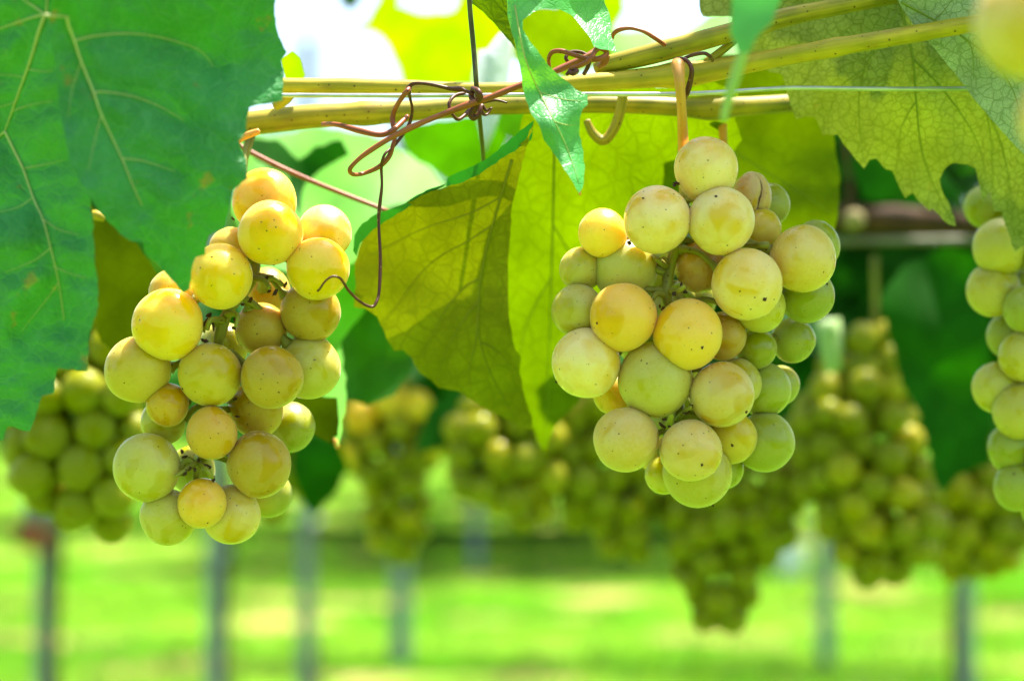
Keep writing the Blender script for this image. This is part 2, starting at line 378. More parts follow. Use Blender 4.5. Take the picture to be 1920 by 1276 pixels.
# ------------------------------------------------------------------ generic vine leaf shape (lobed, toothed)
def in_poly(x, y, poly):
    c = False; j = len(poly) - 1
    for i in range(len(poly)):
        xi, yi = poly[i]; xj, yj = poly[j]
        if (yi > y) != (yj > y) and x < (xj - xi) * (y - yi) / (yj - yi) + xi: c = not c
        j = i
    return c
def fill_poly(poly, step, seed=0):
    """triangulate a 2-D outline with interior points -> points, tris"""
    rnd = random.Random(seed)
    xs = [p[0] for p in poly]; ys = [p[1] for p in poly]
    pts = [Vector(p) for p in poly]; ne = len(poly)
    edges = [(i, (i + 1) % ne) for i in range(ne)]
    y = min(ys) + step * 0.5; row = 0
    while y < max(ys):
        x = min(xs) + step * (0.5 if row % 2 else 1.0)
        while x < max(xs):
            a = x + rnd.uniform(-.15, .15) * step; b = y + rnd.uniform(-.15, .15) * step
            if in_poly(a, b, poly):
                ok = True
                for (px, py) in poly:
                    if (px - a) ** 2 + (py - b) ** 2 < (0.45 * step) ** 2: ok = False; break
                if ok: pts.append(Vector((a, b)))
            x += step
        y += step * 0.87; row += 1
    v, e, f, *_ = delaunay_2d_cdt(pts, edges, [], 1, 1e-5)
    return v, f
def generic_leaf_mesh(name, mat, size, seed):
    rnd = random.Random(seed); out = []
    lobes = [(90, 1.0), (148, 0.84), (32, 0.84), (205, 0.62), (-25, 0.62)]
    for k in range(60):
        a = -82 + k * (344 / 60) + 0.0
        r = 0.42
        for la, lr in lobes:
            dd = (a - la + 180) % 360 - 180
            r = max(r, lr * (1 - (abs(dd) / 44) ** 1.3))
        r *= 1 + (0.07 if k % 2 else -0.05) + rnd.uniform(-.03, .03)
        out.append((r * math.cos(R(a)) * size, r * math.sin(R(a)) * size))
    out.append((0.0, -0.05 * size))
    v, f = fill_poly(out, size * 0.24, seed)
    cup = rnd.uniform(-.25, .35); V = []; U = []
    for p in v:
        x, y = p.x, p.y; r2 = (x * x + y * y) / size
        z = -cup * r2 + 0.12 * size * noise.noise(Vector((x / size * 2.2, y / size * 2.2, seed)))- 0.22 * y * max(0, y) / size
        V.append((x, y, z)); U.append((x * 100, y * 100))
    me = bpy.data.meshes.new(name); me.from_pydata(V, [], [tuple(q) for q in f])
    ul = me.uv_layers.new(name='UVMap')
    for lp in me.loops: ul.data[lp.index].uv = U[lp.vertex_index]
    me.materials.append(mat)
    me.polygons.foreach_set('use_smooth', [True] * len(me.polygons))
    return me
GEN = {}
for kind in ('mid', 'dark', 'fresh', 'lime', 'olive'):
    GEN[kind] = [generic_leaf_mesh('leaf_' + kind, LM[kind], 0.062, s) for s in (1, 2, 3)]
def gen_leaf(kind, loc, rot, scale, parent, seed):
    o = bpy.data.objects.new('leaf', GEN[kind][seed % 3]); C.objects.link(o)
    o.parent = parent; o.location = Vector(loc) - Vector(parent.location); o.rotation_euler = rot; o.scale = (scale,) * 3
    return o

# ------------------------------------------------------------------ far vine rows, stakes
def far_canopy_mesh(seed, n=640, wide=.2, top=2.0, big=1.0):
    rnd = random.Random(seed); V = []; F = []; U = []
    shape = [(0, -.05), (.55, -.25), (.45, .1), (.8, .45), (.35, .5), (0, 1.0), (-.35, .5), (-.8, .45), (-.45, .1), (-.55, -.25)]
    for _ in range(n):
        z = rnd.uniform(0.98, top); x = rnd.uniform(-.85, .85); y = rnd.gauss(0, wide)
        if noise.noise(Vector((x * 1.7, z * 1.9, seed))) > 0.35: continue
        s = rnd.uniform(.05, .085) * big; c = Vector((x, y, z))
        q = Vector((rnd.gauss(0, .8), rnd.gauss(0, .8), rnd.gauss(.6, .5))).normalized()
        t = q.orthogonal().normalized(); b = q.cross(t); a = rnd.uniform(0, 6.28)
        e1 = t * math.cos(a) + b * math.sin(a); e2 = q.cross(e1); i0 = len(V)
        for (u_, v_) in shape:
            V.append(c + (e1 * u_ + e2 * v_ - q * (u_ * u_ + v_ * v_) * .22) * s); U.append((u_ * 6 + x * 10, v_ * 6 + z * 10))
        m = len(shape)
        for k in range(1, m - 1): F.append((i0, i0 + k, i0 + k + 1))
    me = bpy.data.meshes.new('foliage'); me.from_pydata([tuple(v) for v in V], [], F)
    ul = me.uv_layers.new(name='UVMap')
    for lp in me.loops: ul.data[lp.index].uv = U[lp.vertex_index]
    me.materials.append(LM['mid'])
    return me
CANOPY_S = [far_canopy_mesh(s, 420, .2, 1.55) for s in (9, 10, 11)]; CANOPY = [far_canopy_mesh(s) for s in (3, 4, 5)]; CANOPY_W = [far_canopy_mesh(s, 900, .62, 2.0, 1.75) for s in (6, 7, 8)]
def trunk_mesh(seed):
    pts = [(0.02, 0.07, -0.03, .021), (0.0, 0.065, .3, .018), (.015, .07, .65, .016), (-.01, .04, 1.0, .015), (.0, .02, 1.15, .012)]
    pp = catmull(pts, 4)
    V, F, U = tube_data([Vector(p[:3]) for p in pp], [p[3] for p in pp], 8)
    pp = catmull([(-.8, 0.02, 1.03, .008), (-.4, 0.0, 1.06, .011), (0, .02, 1.05, .013), (.4, .02, 1.07, .011), (.8, .01, 1.04, .007)], 4)
    V2, F2, U2 = tube_data([Vector(p[:3]) for p in pp], [p[3] for p in pp], 6)
    o = len(V); V += V2; F += [tuple(i + o for i in f) for f in F2]; U += U2
    me = bpy.data.meshes.new('trunk'); me.from_pydata([tuple(v) for v in V], [], F); me.materials.append(WOOD)
    ul = me.uv_layers.new(name='UVMap')
    for lp in me.loops: ul.data[lp.index].uv = U[lp.vertex_index]
    return me
TRUNK = trunk_mesh(1)
def stake_meshes(wd):
    """open C-section steel stake with lips and hook slots"""
    h = wd / 2; t = 0.0025; dp = wd * 0.62
    prof = [(-h, 0), (h, 0), (h, dp), (h - .012, dp), (h - .012, dp - t), (h - t, dp - t), (h - t, t), (-h + t, t), (-h + t, dp - t), (-h + .012, dp - t), (-h + .012, dp), (-h, dp)]
    zs = (-0.06, 1.0, 2.05); V = []; F = []; m = len(prof)
    for z in zs: V += [(x, y, z) for x, y in prof]
    for j in range(len(zs) - 1):
        for k in range(m):
            k2 = (k + 1) % m; F.append((j * m + k, j * m + k2, (j + 1) * m + k2, (j + 1) * m + k))
    F.append(tuple(range(m))[::-1]); F.append(tuple(range((len(zs) - 1) * m, len(zs) * m)))
    me = bpy.data.meshes.new('profile'); me.from_pydata(V, [], F); me.materials.append(POST)
    hk = bpy.data.meshes.new('hook'); s = .012
    hk.from_pydata([(-s, -s, 0), (s, -s, 0), (s, s, 0), (-s, s, 0), (-s, -s, .006), (s, -s, .006), (s, s, .02), (-s, s, .02)], [],
                   [(3, 2, 1, 0), (4, 5, 6, 7), (0, 1, 5, 4), (1, 2, 6, 5), (2, 3, 7, 6), (3, 0, 4, 7)])
    hk.materials.append(POST)
    return me, hk
def stake(px, d, wd, label, extra=None):
    x = (px - 960) / FPX * d
    t = thing('vineyard_stake', label, 'stake', (x, d, gz(x, d)), 'steel stakes of the far vine rows')
    me, hk = stake_meshes(wd)
    a = bpy.data.objects.new('profile', me); C.objects.link(a); a.parent = t
    for z in (.55, .9, 1.2, 1.5, 1.8):
        b = bpy.data.objects.new('hook', hk); C.objects.link(b); b.parent = t; b.location = (wd / 2 + .008, .01, z)
    return t
def box(name, c, s, mat, parent, rot=0.0):
    bm = bmesh.new(); bmesh.ops.create_cube(bm, size=1)
    bmesh.ops.scale(bm, vec=s, verts=bm.verts)
    bmesh.ops.bevel(bm, geom=bm.edges[:], offset=min(s) * .18, segments=2, affect='EDGES')
    me = bpy.data.meshes.new(name); bm.to_mesh(me); bm.free()
    o = link(name, me, mat, parent); o.location = c; o.rotation_euler = (0, rot, 0)
    return o
s85 = stake(80, 5.3, .026, 'thin dark stake with a grey bracket and rusty clamp at far left')
zt = CAM_H + 5.3 * (math.tan(PITCH) - (985 - 638) / FPX)
box('bracket', (.016, -.03, zt + .035), (.11, .03, .065), POST, s85, .15)
box('bracket_arm', (.07, -.03, zt + .05), (.07, .012, .018), POST, s85, -.25)
box('clamp', (-.014, -.035, zt - .025), (.085, .04, .065), RUST, s85, .2)
stake(401, 4.9, .030, 'dark grey stake standing right under the left grape bunch')
stake(573, 6.6, .042, 'pale grey stake below the pointed dark leaf right of the left bunch')
stake(752, 7.7, .066, 'light blue-grey stake under the blurred bunch at the middle')
sB = stake(1546, 7.7, .055, 'bright pale stake with a white plate near the right cluster')
zt = CAM_H + 7.7 * (math.tan(PITCH) - (1040 - 638) / FPX)
box('marker_plate', (-.13, -.02, zt), (.085, .008, .125), WHITE, sB)
box('plate_arm', (-.06, -.012, zt + .05), (.14, .006, .012), POST, sB)
stake(1812, 5.0, .031, 'dark grey stake at the far right under the edge bunch')
stake(893, 12.5, .06, 'faint far stake in the shade at the middle')

def far_vine(x, d, label, group, mesh, flip=1):
    t = thing('far_grapevine', label, 'grapevine', (x, d, gz(x, d)), group)
    a = bpy.data.objects.new('foliage', mesh); C.objects.link(a); a.parent = t; a.scale.x = flip; a['kind'] = 'stuff'
    b = bpy.data.objects.new('trunk', TRUNK); C.objects.link(b); b.parent = t
# each trunk is tied to a stake or stands in line with one; the rows are seen end on between the bunches
far = [(5.3, (80,)), (4.9, (401,)), (6.6, (573,)), (7.7, (752, 1546)), (5.0, (1812,)), (10.3, (401, 1812)), (13.0, (80, 573, 752, 1150, 1345, 1560, 1812)), (15.5, (752, 1345, 1180, 1000, 1560)), (18.0, (80, 401, 752, 1345, 1560)), (17.2, (880, 1050, 1230)), (18.6, (-10, 250, 500)), (20.5, (900, 1100, 1290)), (24.5, (850, 1000, 1150, 1300)), (23.0, (401, 573, 752, 1560, 1812)), (29.0, (80, 401, 752, 893, 1345, 1560, 1812))]
spot = {-10: 'past the left edge', 250: 'left of the left bunch', 500: 'between the second and third stake', 850: 'left in the middle shade', 880: 'left in the middle shade', 900: 'left in the middle shade', 1010: 'in the middle shade', 1050: 'in the middle shade', 1100: 'in the middle shade', 1230: 'right in the middle shade', 1235: 'right in the middle shade', 1290: 'right in the middle shade', 1300: 'right in the middle shade', 80: 'at the far left', 401: 'below the left bunch', 573: 'right of the left bunch', 752: 'behind the middle blurred bunch', 893: 'left of the picture middle', 1000: 'in the middle shade', 1150: 'in the middle shade', 1180: 'right in the middle shade', 1345: 'behind the tapering dark bunch', 1340: 'behind the tapering dark bunch', 1546: 'behind the stake with the white plate', 1560: 'behind the large right bunch', 1812: 'behind the right edge stake'}
k = 0
for ri, (d, pxs) in enumerate(far):
    for px in pxs:
        far_vine((px - 960) / FPX * d, d + .06, ('blurred leafy vine tied to the stake ' if d < 8 else 'distant blurred vine ') + spot[px], 'far vines ' + spot[px] if d > 8 else 'vines tied to the stakes', (CANOPY_W if d > 12 and 740 < px < 1400 or d > 17 else CANOPY_S)[k % 3], 1 if k % 2 else -1); k += 1
def distant_rows():
    rnd = random.Random(31); V = []; F = []; U = []
    shape = [(0, -.1), (.6, -.3), (.9, .4), (.3, .6), (0, 1.0), (-.3, .6), (-.9, .4), (-.6, -.3)]
    for d in (31, 34, 37.5, 41.5, 46, 52, 60):
        half = d * .29 + 1.5
        for _ in range(int(half * 2 * 110)):
            c = Vector((rnd.uniform(-half, half), d + rnd.gauss(0, .55), rnd.uniform(.55, 2.1))); sz = rnd.uniform(.09, .17)
            q = Vector((rnd.gauss(0, .8), rnd.gauss(-.3, .8), rnd.gauss(.6, .5))).normalized()
            e1 = q.orthogonal().normalized(); e2 = q.cross(e1); i0 = len(V)
            for (u_, v_) in shape: V.append(c + (e1 * u_ + e2 * v_ - q * (u_ * u_ + v_ * v_) * .2) * sz); U.append((u_ * 6 + c.x, v_ * 6 + c.z))
            for k_ in range(1, len(shape) - 1): F.append((i0, i0 + k_, i0 + k_ + 1))
    o = child('distant_vine_rows', V, F, LM['mid'], None, U, smooth=False)
    o['kind'] = 'stuff'; o['label'] = 'green mass of distant vine rows at the horizon'; o['category'] = 'vines'
distant_rows()
for x in (-2.7, -.9, .9, 2.7):  # unseen row added to block the low sky behind the camera
    far_vine(x, -2.8, 'vine of the row at the photographer\'s back', 'vines at the photographer\'s back', CANOPY[k % 3]); k += 1
for x in (-1.35, 1.75, -3.1, 3.5):  # unseen neighbours added so their canopy shades the near ground
    far_vine(x, 1.1, 'unseen vine added to the same row outside the picture', 'vines beside the picture', CANOPY[k % 3]); k += 1

# ------------------------------------------------------------------ the near vine: canes, wires
VINE = thing('grapevine', 'near grapevine with yellow canes, green leaves and brown tendrils along the wire', 'grapevine', P(960, 190, .56))
BACKV = thing('grapevine', 'blurred neighbouring vine behind, with old brown wood and dark leaves', 'grapevine', P(1500, 430, 1.0))

px_tube('cane', [(380, 243, 23), (470, 231, 23), (600, 217, 22), (760, 209, 20), (900, 199, 18), (1060, 195, 17), (1200, 197, 17), (1330, 202, 18, 6), (1480, 194, 17, 20), (1640, 182, 15, 36), (1800, 170, 13, 50)], .557, CANE, VINE, 14, 8, .06, [(1335, 204, .35, 34), (690, 212, .16, 20)], 'lower thick yellow-green cane behind the wire')
px_tube('cane', [(440, 158, 14), (540, 160, 14), (740, 163, 14), (880, 168, 13), (1000, 166, 14), (1080, 157, 16), (1180, 149, 18), (1265, 141, 22), (1310, 137, 22), (1440, 112, 18, -6), (1613, 81, 17, -14), (1813, 47, 16, -18), (1960, 22, 15, -20)], .531, CANE_Y, VINE, 14, 8, .05, [(1275, 140, .16, 26), (1560, 90, .14, 16), (650, 161, .15, 14)], 'long yellow cane carrying the right bunch')
px_tube('cane', [(1118, 128, 12, 8), (1150, 119, 18, 6), (1220, 102, 20, 4), (1280, 86, 19, 2), (1380, 58, 19), (1480, 31, 18), (1600, 7, 16), (1720, -16, 15), (1800, -34, 14)], .527, CANE, VINE, 14, 8, .08, [(1420, 46, .16, 18)], 'upper cane rising to the top right')
px_tube('side_shoot', [(1325, 118, 9), (1350, 98, 8), (1385, 70, 7), (1410, 48, 6)], .530, CANE, VINE, 10)
px_tube('stub', [(1168, 176, 10), (1164, 205, 10), (1152, 240, 10), (1132, 263, 10), (1112, 250, 9), (1100, 226, 7)], .549, CANE, VINE, 10)
px_tube('bud', [(515, 200, 9), (533, 186, 12), (546, 170, 11), (556, 150, 8)], .545, CANE_Y, VINE, 8)
px_tube('bud', [(446, 268, 3), (458, 256, 7), (486, 246, 6)], .54, PEDUN, VINE, 8)
px_tube('petiole', [(440, 266, 5), (455, 277, 5), (520, 311, 5), (600, 346, 4.6), (730, 397, 4)], .585, TENDRIL, VINE, 8)

def wire(name, label, path, d, mat, cat='wire', sides=8):
    t = thing(name, label, cat, P(path[0][0], path[0][1], d))
    px_tube('strand', path, d, mat, t, sides, 6)
    return t
wire('trellis_wire', 'thin shiny steel wire stretched across between the canes', [(-400, 176, 4.2), (530, 179, 4.2), (900, 179, 4.2), (1060, 177, 4.2), (1285, 176, 4.4), (1440, 167, 4.4), (1500, 165, 4.4, 4), (1700, 167, 4.2, 10), (1960, 165, 4.2, 18), (2300, 166, 4, 24)], .524, STEEL)
wire('support_wire', 'dark thin wire crossing the steel wire from top to the central leaf', [(872, -160, 4.8), (880, 0, 4.8), (888, 90, 4.8), (895, 180, 4.6), (905, 280, 4.0, 24), (912, 380, 4, 60)], .520, DARKWIRE)
wire('trellis_wire', 'blurred grey wire behind, beside the old brown wood', [(1100, 455, 7), (1500, 453, 7), (1850, 449, 7), (2100, 447, 7)], 1.0, BACKWIRE)

# tendrils
def tendril(paths, d, label):
    t0 = None
    for (mat, path) in paths:
        o = px_tube('tendril', path, d, mat, VINE, 8, 7, .3)
        if label: o['label'] = label
tendril([(TENDRIL, [(1120, 92, 5.5, 2), (1096, 108, 6, 0), (1040, 134, 6.5, -2), (972, 161, 6, -5), (920, 182, 5.6, -6), (862, 202, 5.6, -6), (787, 232, 5.6, -6), (730, 260, 5.4, -6), (683, 290, 5.2, -6), (660, 311, 5, -6), (656, 321, 4.8, -5), (663, 327, 4.6, -3), (682, 325, 4.6, 0), (710, 313, 4.6, 0), (729, 294, 4.6, 0), (737, 272, 4.4, 0), (741, 255, 4.2, 1), (738, 238, 4.2, 2), (736, 222, 4.4, 3), (741, 204, 4.4, 2), (753, 184, 4.6, -3), (763, 171, 5, -4), (769, 165, 4, -2)]),
         (TENDRIL, [(606, 233, 5, 14), (633, 234, 5.2, 4), (674, 245, 5.2, 0), (712, 253, 5.2, -3), (734, 246, 5, -3), (749, 233, 4.6, 0), (764, 218, 4.2, 4)]),
         (TENDRIL_D, [(766, 172, 5, -3), (769, 185, 3, 0), (773, 205, 3, 2), (769, 228, 3, 3), (757, 250, 3, 2), (745, 266, 3.4, 1), (736, 276, 3, 0), (723, 287, 2.4, -2), (717, 300, 2.4, -2), (715, 316, 3, 0), (716, 348, 3.2, 0), (712, 385, 3.2, 0), (710, 416, 3.2, 0), (713, 485, 3.4, -2), (711, 544, 3.6, -5), (706, 565, 3.4, -7), (697, 575, 3.2, -8), (676, 566, 3, -10), (655, 546, 2.8, -12), (645, 531, 2.6, -14), (637, 521, 2.6, -15), (623, 518, 2.5, -16), (609, 528, 2.2, -16), (600, 541, 2, -16), (596, 545, 2.4, -15)]),
         (TENDRIL_D, [(764, 168, 5, 0), (776, 157, 3.4, -3), (806, 158, 3.6, -4), (843, 166, 3.8, -4), (862, 167, 5, -3), (872, 170, 3.2, -3), (888, 177, 3, -3)]),
         (TENDRIL_D, [(872, 175, 3, 4), (856, 178, 3, 2), (846, 186, 3.2, 0), (842, 198, 3.2, -1), (848, 214, 3.2, -1), (858, 224, 3.4, 0), (869, 218, 3.6, 2), (880, 207, 4, 4)]),
         (TENDRIL_D, [(886, 165, 4, -3), (896, 170, 5, -8), (901, 182, 5, -8), (893, 190, 5, -5), (884, 182, 5, -2), (888, 168, 5, -2), (898, 176, 4.5, -8), (894, 196, 5, -4), (884, 212, 6, -3), (888, 221, 6, -3), (898, 214, 5, -3), (903, 198, 4, -2), (912, 207, 3, -2), (920, 203, 2.5, -2)]),
         (TENDRIL_D, [(900, 200, 3.5, -2), (906, 214, 3, -2), (914, 214, 2.5, -1), (922, 202, 2, 0)]),
         (TENDRIL_D, [(905, 192, 3, -3), (930, 188, 2.6, -3), (951, 193, 1.8, -3)])], .520, 'brown woody tendril looping round the wire')
tendril([(TENDRIL, [(1031, 130, 3, 2), (1029, 110, 3.8, 0), (1036, 98, 4.2, -1), (1053, 96, 4.4, -2), (1079, 104, 4.6, -3), (1103, 111, 5, -3), (1125, 110, 5.4, -3), (1137, 101, 5.2, -2), (1132, 93, 4.6, -2), (1119, 92, 4.6, -4), (1110, 107, 4.6, -6), (1096, 119, 4.6, -6), (1070, 129, 4, -5)]),
         (TENDRIL_D, [(1067, 119, 3, 2), (1061, 108, 3.4, 2), (1070, 98, 3.4, 3), (1088, 98, 3.6, 3), (1102, 104, 3.6, 2)]),
         (TENDRIL_D, [(1106, 112, 4, 0), (1102, 126, 4, 0), (1095, 139, 4, 2)]),
         (TENDRIL_D, [(1066, 134, 3.5, -5), (1074, 138, 4.5, -6), (1082, 133, 4, -6), (1072, 130, 4, -5), (1062, 141, 3, -5)]),
         (TENDRIL, [(1137, 104, 7, 0), (1132, 118, 7, 1), (1124, 124, 5, 3)])], .518, 'brown tendril knot at the end of the upper cane')
tendril([(TENDRIL, [(1148, 72, 3, 4), (1151, 63, 3.6, 2), (1162, 56, 4, 0), (1182, 53, 4.2, 0), (1206, 59, 4.2, 0), (1228, 72, 4.4, 2), (1246, 84, 4.4, 6)])], .520, 'arched reddish tendril above the upper cane')
tendril([(TENDRIL_D, [(1266, 112, 4, -8), (1280, 111, 4.6, -12), (1291, 117, 5, -13), (1297, 132, 5, -14), (1294, 154, 5, -13), (1289, 172, 5, -12), (1286, 184, 3, -9)]),
         (TENDRIL_D, [(1278, 112, 3.5, -11), (1297, 104, 4, -12), (1319, 100, 4, -12), (1330, 105, 4, -12), (1336, 114, 3.4, -9)])], .531, 'dark tendril wrapped round the cane beside the stalk')

# ------------------------------------------------------------------ traced leaves
def seg_dist(x, y, a, b):
    dx, dy = b[0] - a[0], b[1] - a[1]; L = dx * dx + dy * dy
    t = 0 if L == 0 else max(0, min(1, ((x - a[0]) * dx + (y - a[1]) * dy) / L))
    return math.hypot(x - a[0] - t * dx, y - a[1] - t * dy)
def px_leaf(poly, d, mat, parent, gx=0.0, gy=0.0, bump=0.004, bump_s=0.006, step=16, veins=(), vein_mat=None, vr=2.2, jag=1.3, sub=9, seed=1, label=None, quilt=0.0, curl=None, thick=None, raise_=1):
    """outline in picture pixels at d metres; gx, gy: metres of depth per 1000 px; veins raised on the side in view"""
    rnd = random.Random(seed); out = []
    for i in range(len(poly)):
        a = poly[i]; b = poly[(i + 1) % len(poly)]
        L = math.hypot(b[0] - a[0], b[1] - a[1]); k = max(1, int(L / sub))
        nx, ny = -(b[1] - a[1]) / max(L, 1e-6), (b[0] - a[0]) / max(L, 1e-6)
        for j in range(k):
            t = j / k; o = 0 if j == 0 else rnd.uniform(-jag, jag)
            out.append((a[0] + (b[0] - a[0]) * t + nx * o, a[1] + (b[1] - a[1]) * t + ny * o))
    cx = sum(p[0] for p in poly) / len(poly); cyy = sum(p[1] for p in poly) / len(poly)
    vsm = [catmull([(q[0], q[1]) for q in v], 3) for v in veins]
    def depth(x, y):
        z = d + gx * (x - cx) / 1000 + gy * (y - cyy) / 1000
        z += bump * noise.noise(Vector((x * bump_s, y * bump_s, seed * 3.7)))
        if curl: z += curl(x, y)
        if quilt and vsm:
            dm = min(seg_dist(x, y, v[i], v[i + 1]) for v in vsm for i in range(len(v) - 1))
            z += -quilt * (1 - math.exp(-(dm / 26.0) ** 2)) * (1 + .6 * noise.noise(Vector((x * .03, y * .03, seed))))
        return z
    v, f = fill_poly(out, step, seed)
    V = [P(p.x, p.y, depth(p.x, p.y)) for p in v]
    U = [((p.x - cx) * mpp(d) * 100, (p.y - cyy) * mpp(d) * 100) for p in v]
    faces = []
    for q in f:
        q = tuple(q)
        nrm = (V[q[1]] - V[q[0]]).cross(V[q[2]] - V[q[0]])
        faces.append(q if nrm.dot(V[q[0]] - _c) < 0 else q[::-1])
    o = child('leaf', V, faces, mat, parent, U, label)
    for vv in veins:
        r0 = vv[0][2] if len(vv[0]) > 2 else vr
        pts = catmull([(q[0], q[1]) for q in vv], 5); n = len(pts); W = []; Rr = []
        for i, (x, y) in enumerate(pts):
            r = r0 * (.86 if vein_mat is VEIN_B else 1) * (1 - .75 * i / (n - 1)); dd = depth(x, y)
            W.append(P(x, y, dd - r * mpp(dd) * .5 * raise_ - (.0005 if quilt > .002 else .0))); Rr.append(r * mpp(dd))
        a, b, c = tube_data(W, Rr, 6)
        child('vein', a, b, vein_mat or VEIN_T, o, c)
    return o

# big matt leaf, upper left
bigp = [(104, -90), (150, -150), (230, -172), (310, -205), (380, -178), (450, -160), (505, -100), (512, -50), (517, 0), (515, 27), (520, 57), (529, 80), (538, 98), (528, 113), (533, 140), (530, 172), (530, 188), (498, 195), (467, 202), (463, 222), (462, 247), (448, 264), (453, 280), (462, 300), (464, 335), (438, 355), (434, 372), (428, 400), (421, 427), (391, 441), (386, 456), (384, 477), (367, 482), (359, 506), (355, 542), (344, 548), (329, 531), (307, 508), (293, 492), (273, 475), (269, 455), (245, 452), (225, 438), (202, 415), (186, 396), (170, 372), (150, 340), (130, 300), (112, 200), (102, 110), (92, 45), (96, 10)]
px_leaf(bigp, .468, LM['big'], VINE, gx=.05, gy=.02, bump=.010, bump_s=.0045, step=15, vein_mat=VEIN_B, vr=3.2, seed=3, quilt=.0026, label='big matt green leaf lobe hanging over the left bunch',
        veins=[[(84, 29, 4.2), (104, 30), (126, 32)], [(125, 31, 3.6), (129, 50), (139, 76), (152, 115), (175, 172), (190, 215), (228, 296), (248, 345), (266, 385)],
               [(139, 76, 1.9), (180, 67), (240, 63), (300, 70), (372, 93), (400, 125)], [(176, 174, 1.7), (196, 172), (250, 181), (300, 200), (345, 226)],
               [(229, 297, 1.4), (270, 302), (330, 322)], [(190, 215, 1.1), (178, 262), (165, 320)], [(152, 115, 1.0), (135, 170), (128, 220)]])
leftp = [(-230, 140), (-215, 40), (-170, -50), (-110, -90), (-60, -150), (30, -140), (112, -90), (118, -20), (112, 30), (118, 130), (132, 240), (150, 320), (170, 372), (174, 415), (177, 477), (183, 534), (185, 551), (181, 590), (168, 622), (166, 660), (163, 695), (109, 690), (101, 737), (79, 742), (68, 775), (56, 808), (14, 799), (6, 824), (-30, 832), (-70, 790), (-130, 740), (-150, 640), (-205, 560), (-200, 430), (-245, 300)]
px_leaf(leftp, .478, LM['big'], VINE, gx=-.10, gy=.03, bump=.008, bump_s=.006, step=14, vein_mat=VEIN_B, vr=3, seed=5, quilt=.0034, jag=2.0, label='matt green leaf lobe reaching down the left edge',
        veins=[[(84, 29, 4.6), (72, 62), (58, 110), (40, 160), (20, 215), (9, 246)], [(9, 246, 3.4), (28, 285), (44, 318), (62, 370), (80, 410), (95, 465), (110, 530), (120, 600)], [(9, 246, 2.4), (-10, 262), (-60, 290)],
               [(82, 28, 3), (60, 33), (0, 54), (-60, 80)], [(84, 28, 3), (66, 14), (40, -4), (10, -40)], [(87, 28, 3), (88, 6), (90, -40)],
               [(52, 130, 1.2), (85, 134), (100, 130)], [(46, 145, 1.0), (10, 140), (-20, 142)], [(24, 208, 1.2), (60, 196), (100, 190)], [(30, 190, 1.0), (0, 200), (-40, 196)], [(48, 315, 1.2), (85, 308), (120, 300)], [(62, 370, 1.0), (30, 390), (-20, 400)], [(80, 410, 1.2), (110, 430), (150, 440)], [(95, 465, 1.1), (60, 490), (10, 510)], [(100, 500, 1.0), (140, 515), (165, 520)], [(110, 530, 1.0), (80, 570), (40, 620)]])

# central hanging leaf seen from below
oliv = [(1002, 228), (985, 262), (950, 290), (900, 322), (845, 346), (790, 366), (742, 394), (700, 424), (679, 452), (664, 494), (667, 530), (664, 575), (684, 578), (708, 594), (716, 612), (724, 632), (738, 657), (756, 656), (772, 671), (786, 698), (808, 712), (822, 727), (858, 733), (895, 755), (931, 777), (967, 796), (996, 806), (998, 788), (984, 742), (980, 728), (974, 692), (977, 668), (966, 655), (960, 625), (955, 598), (953, 553), (953, 507), (955, 462), (959, 394), (972, 335), (985, 285)]
px_leaf(oliv, .575, LM['olive'], VINE, gx=-.03, gy=.10, bump=.010, bump_s=.006, step=14, vein_mat=VEIN_O, vr=2.4, seed=8, quilt=.0012, label='olive leaf underside hanging between the two bunches',
        veins=[[(960, 300, 3.2), (930, 400), (905, 500), (897, 580), (900, 640), (925, 710), (965, 780)], [(900, 560, 2.2), (870, 600), (835, 660), (822, 715)], [(905, 520, 2.2), (870, 540), (830, 590), (790, 670)], [(925, 420, 2.2), (880, 450), (800, 500), (725, 600)], [(938, 370, 2), (880, 400), (790, 430), (690, 480)], [(897, 590, 2), (890, 650), (880, 690), (884, 742)], [(900, 640, 1.6), (935, 660), (970, 700)]])
fold = [(1001, 226), (996, 262), (985, 270), (955, 288), (905, 322), (868, 342), (836, 350), (838, 334), (872, 318), (915, 296), (950, 268), (975, 245)]
px_leaf(fold, .540, LM['rim'], VINE, gx=-.02, gy=.02, step=9, jag=1.6, seed=9, label='dark green folded rim of the central leaf')
fold2 = [(838, 344), (800, 356), (752, 384), (712, 398), (680, 418), (665, 440), (662, 470), (668, 480), (676, 455), (700, 430), (745, 400), (795, 372)]
px_leaf(fold2, .553, LM['rim'], VINE, gx=0, gy=.05, step=9, jag=1.2, seed=10, label='dark green turned edge of the central leaf')
# bright leaf behind
limep = [(985, 200), (1040, 150), (1100, 155), (1250, 165), (1330, 150), (1384, 175), (1378, 225), (1392, 262), (1366, 300), (1330, 340), (1240, 430), (1190, 540), (1130, 640), (1098, 700), (1086, 750), (1062, 776), (1045, 795), (1030, 822), (1022, 846), (1009, 828), (996, 790), (975, 740), (930, 715), (885, 640), (850, 560), (790, 520), (772, 440), (800, 395), (850, 368), (905, 338), (960, 300)]  # hidden left part is extended to shade the olive leaf
px_leaf(limep, .615, LM['lime'], VINE, gx=.02, gy=.17, bump=.014, bump_s=.006, step=18, vein_mat=VEIN_P, vr=2.2, seed=12, label='bright yellow-green backlit leaf beside the right bunch',
        veins=[[(1040, 240, 2.4), (1037, 400), (1033, 550), (1028, 700), (1022, 835)], [(1036, 420, 1.6), (1080, 500), (1110, 600)], [(1034, 520, 1.6), (990, 600), (970, 690)]])
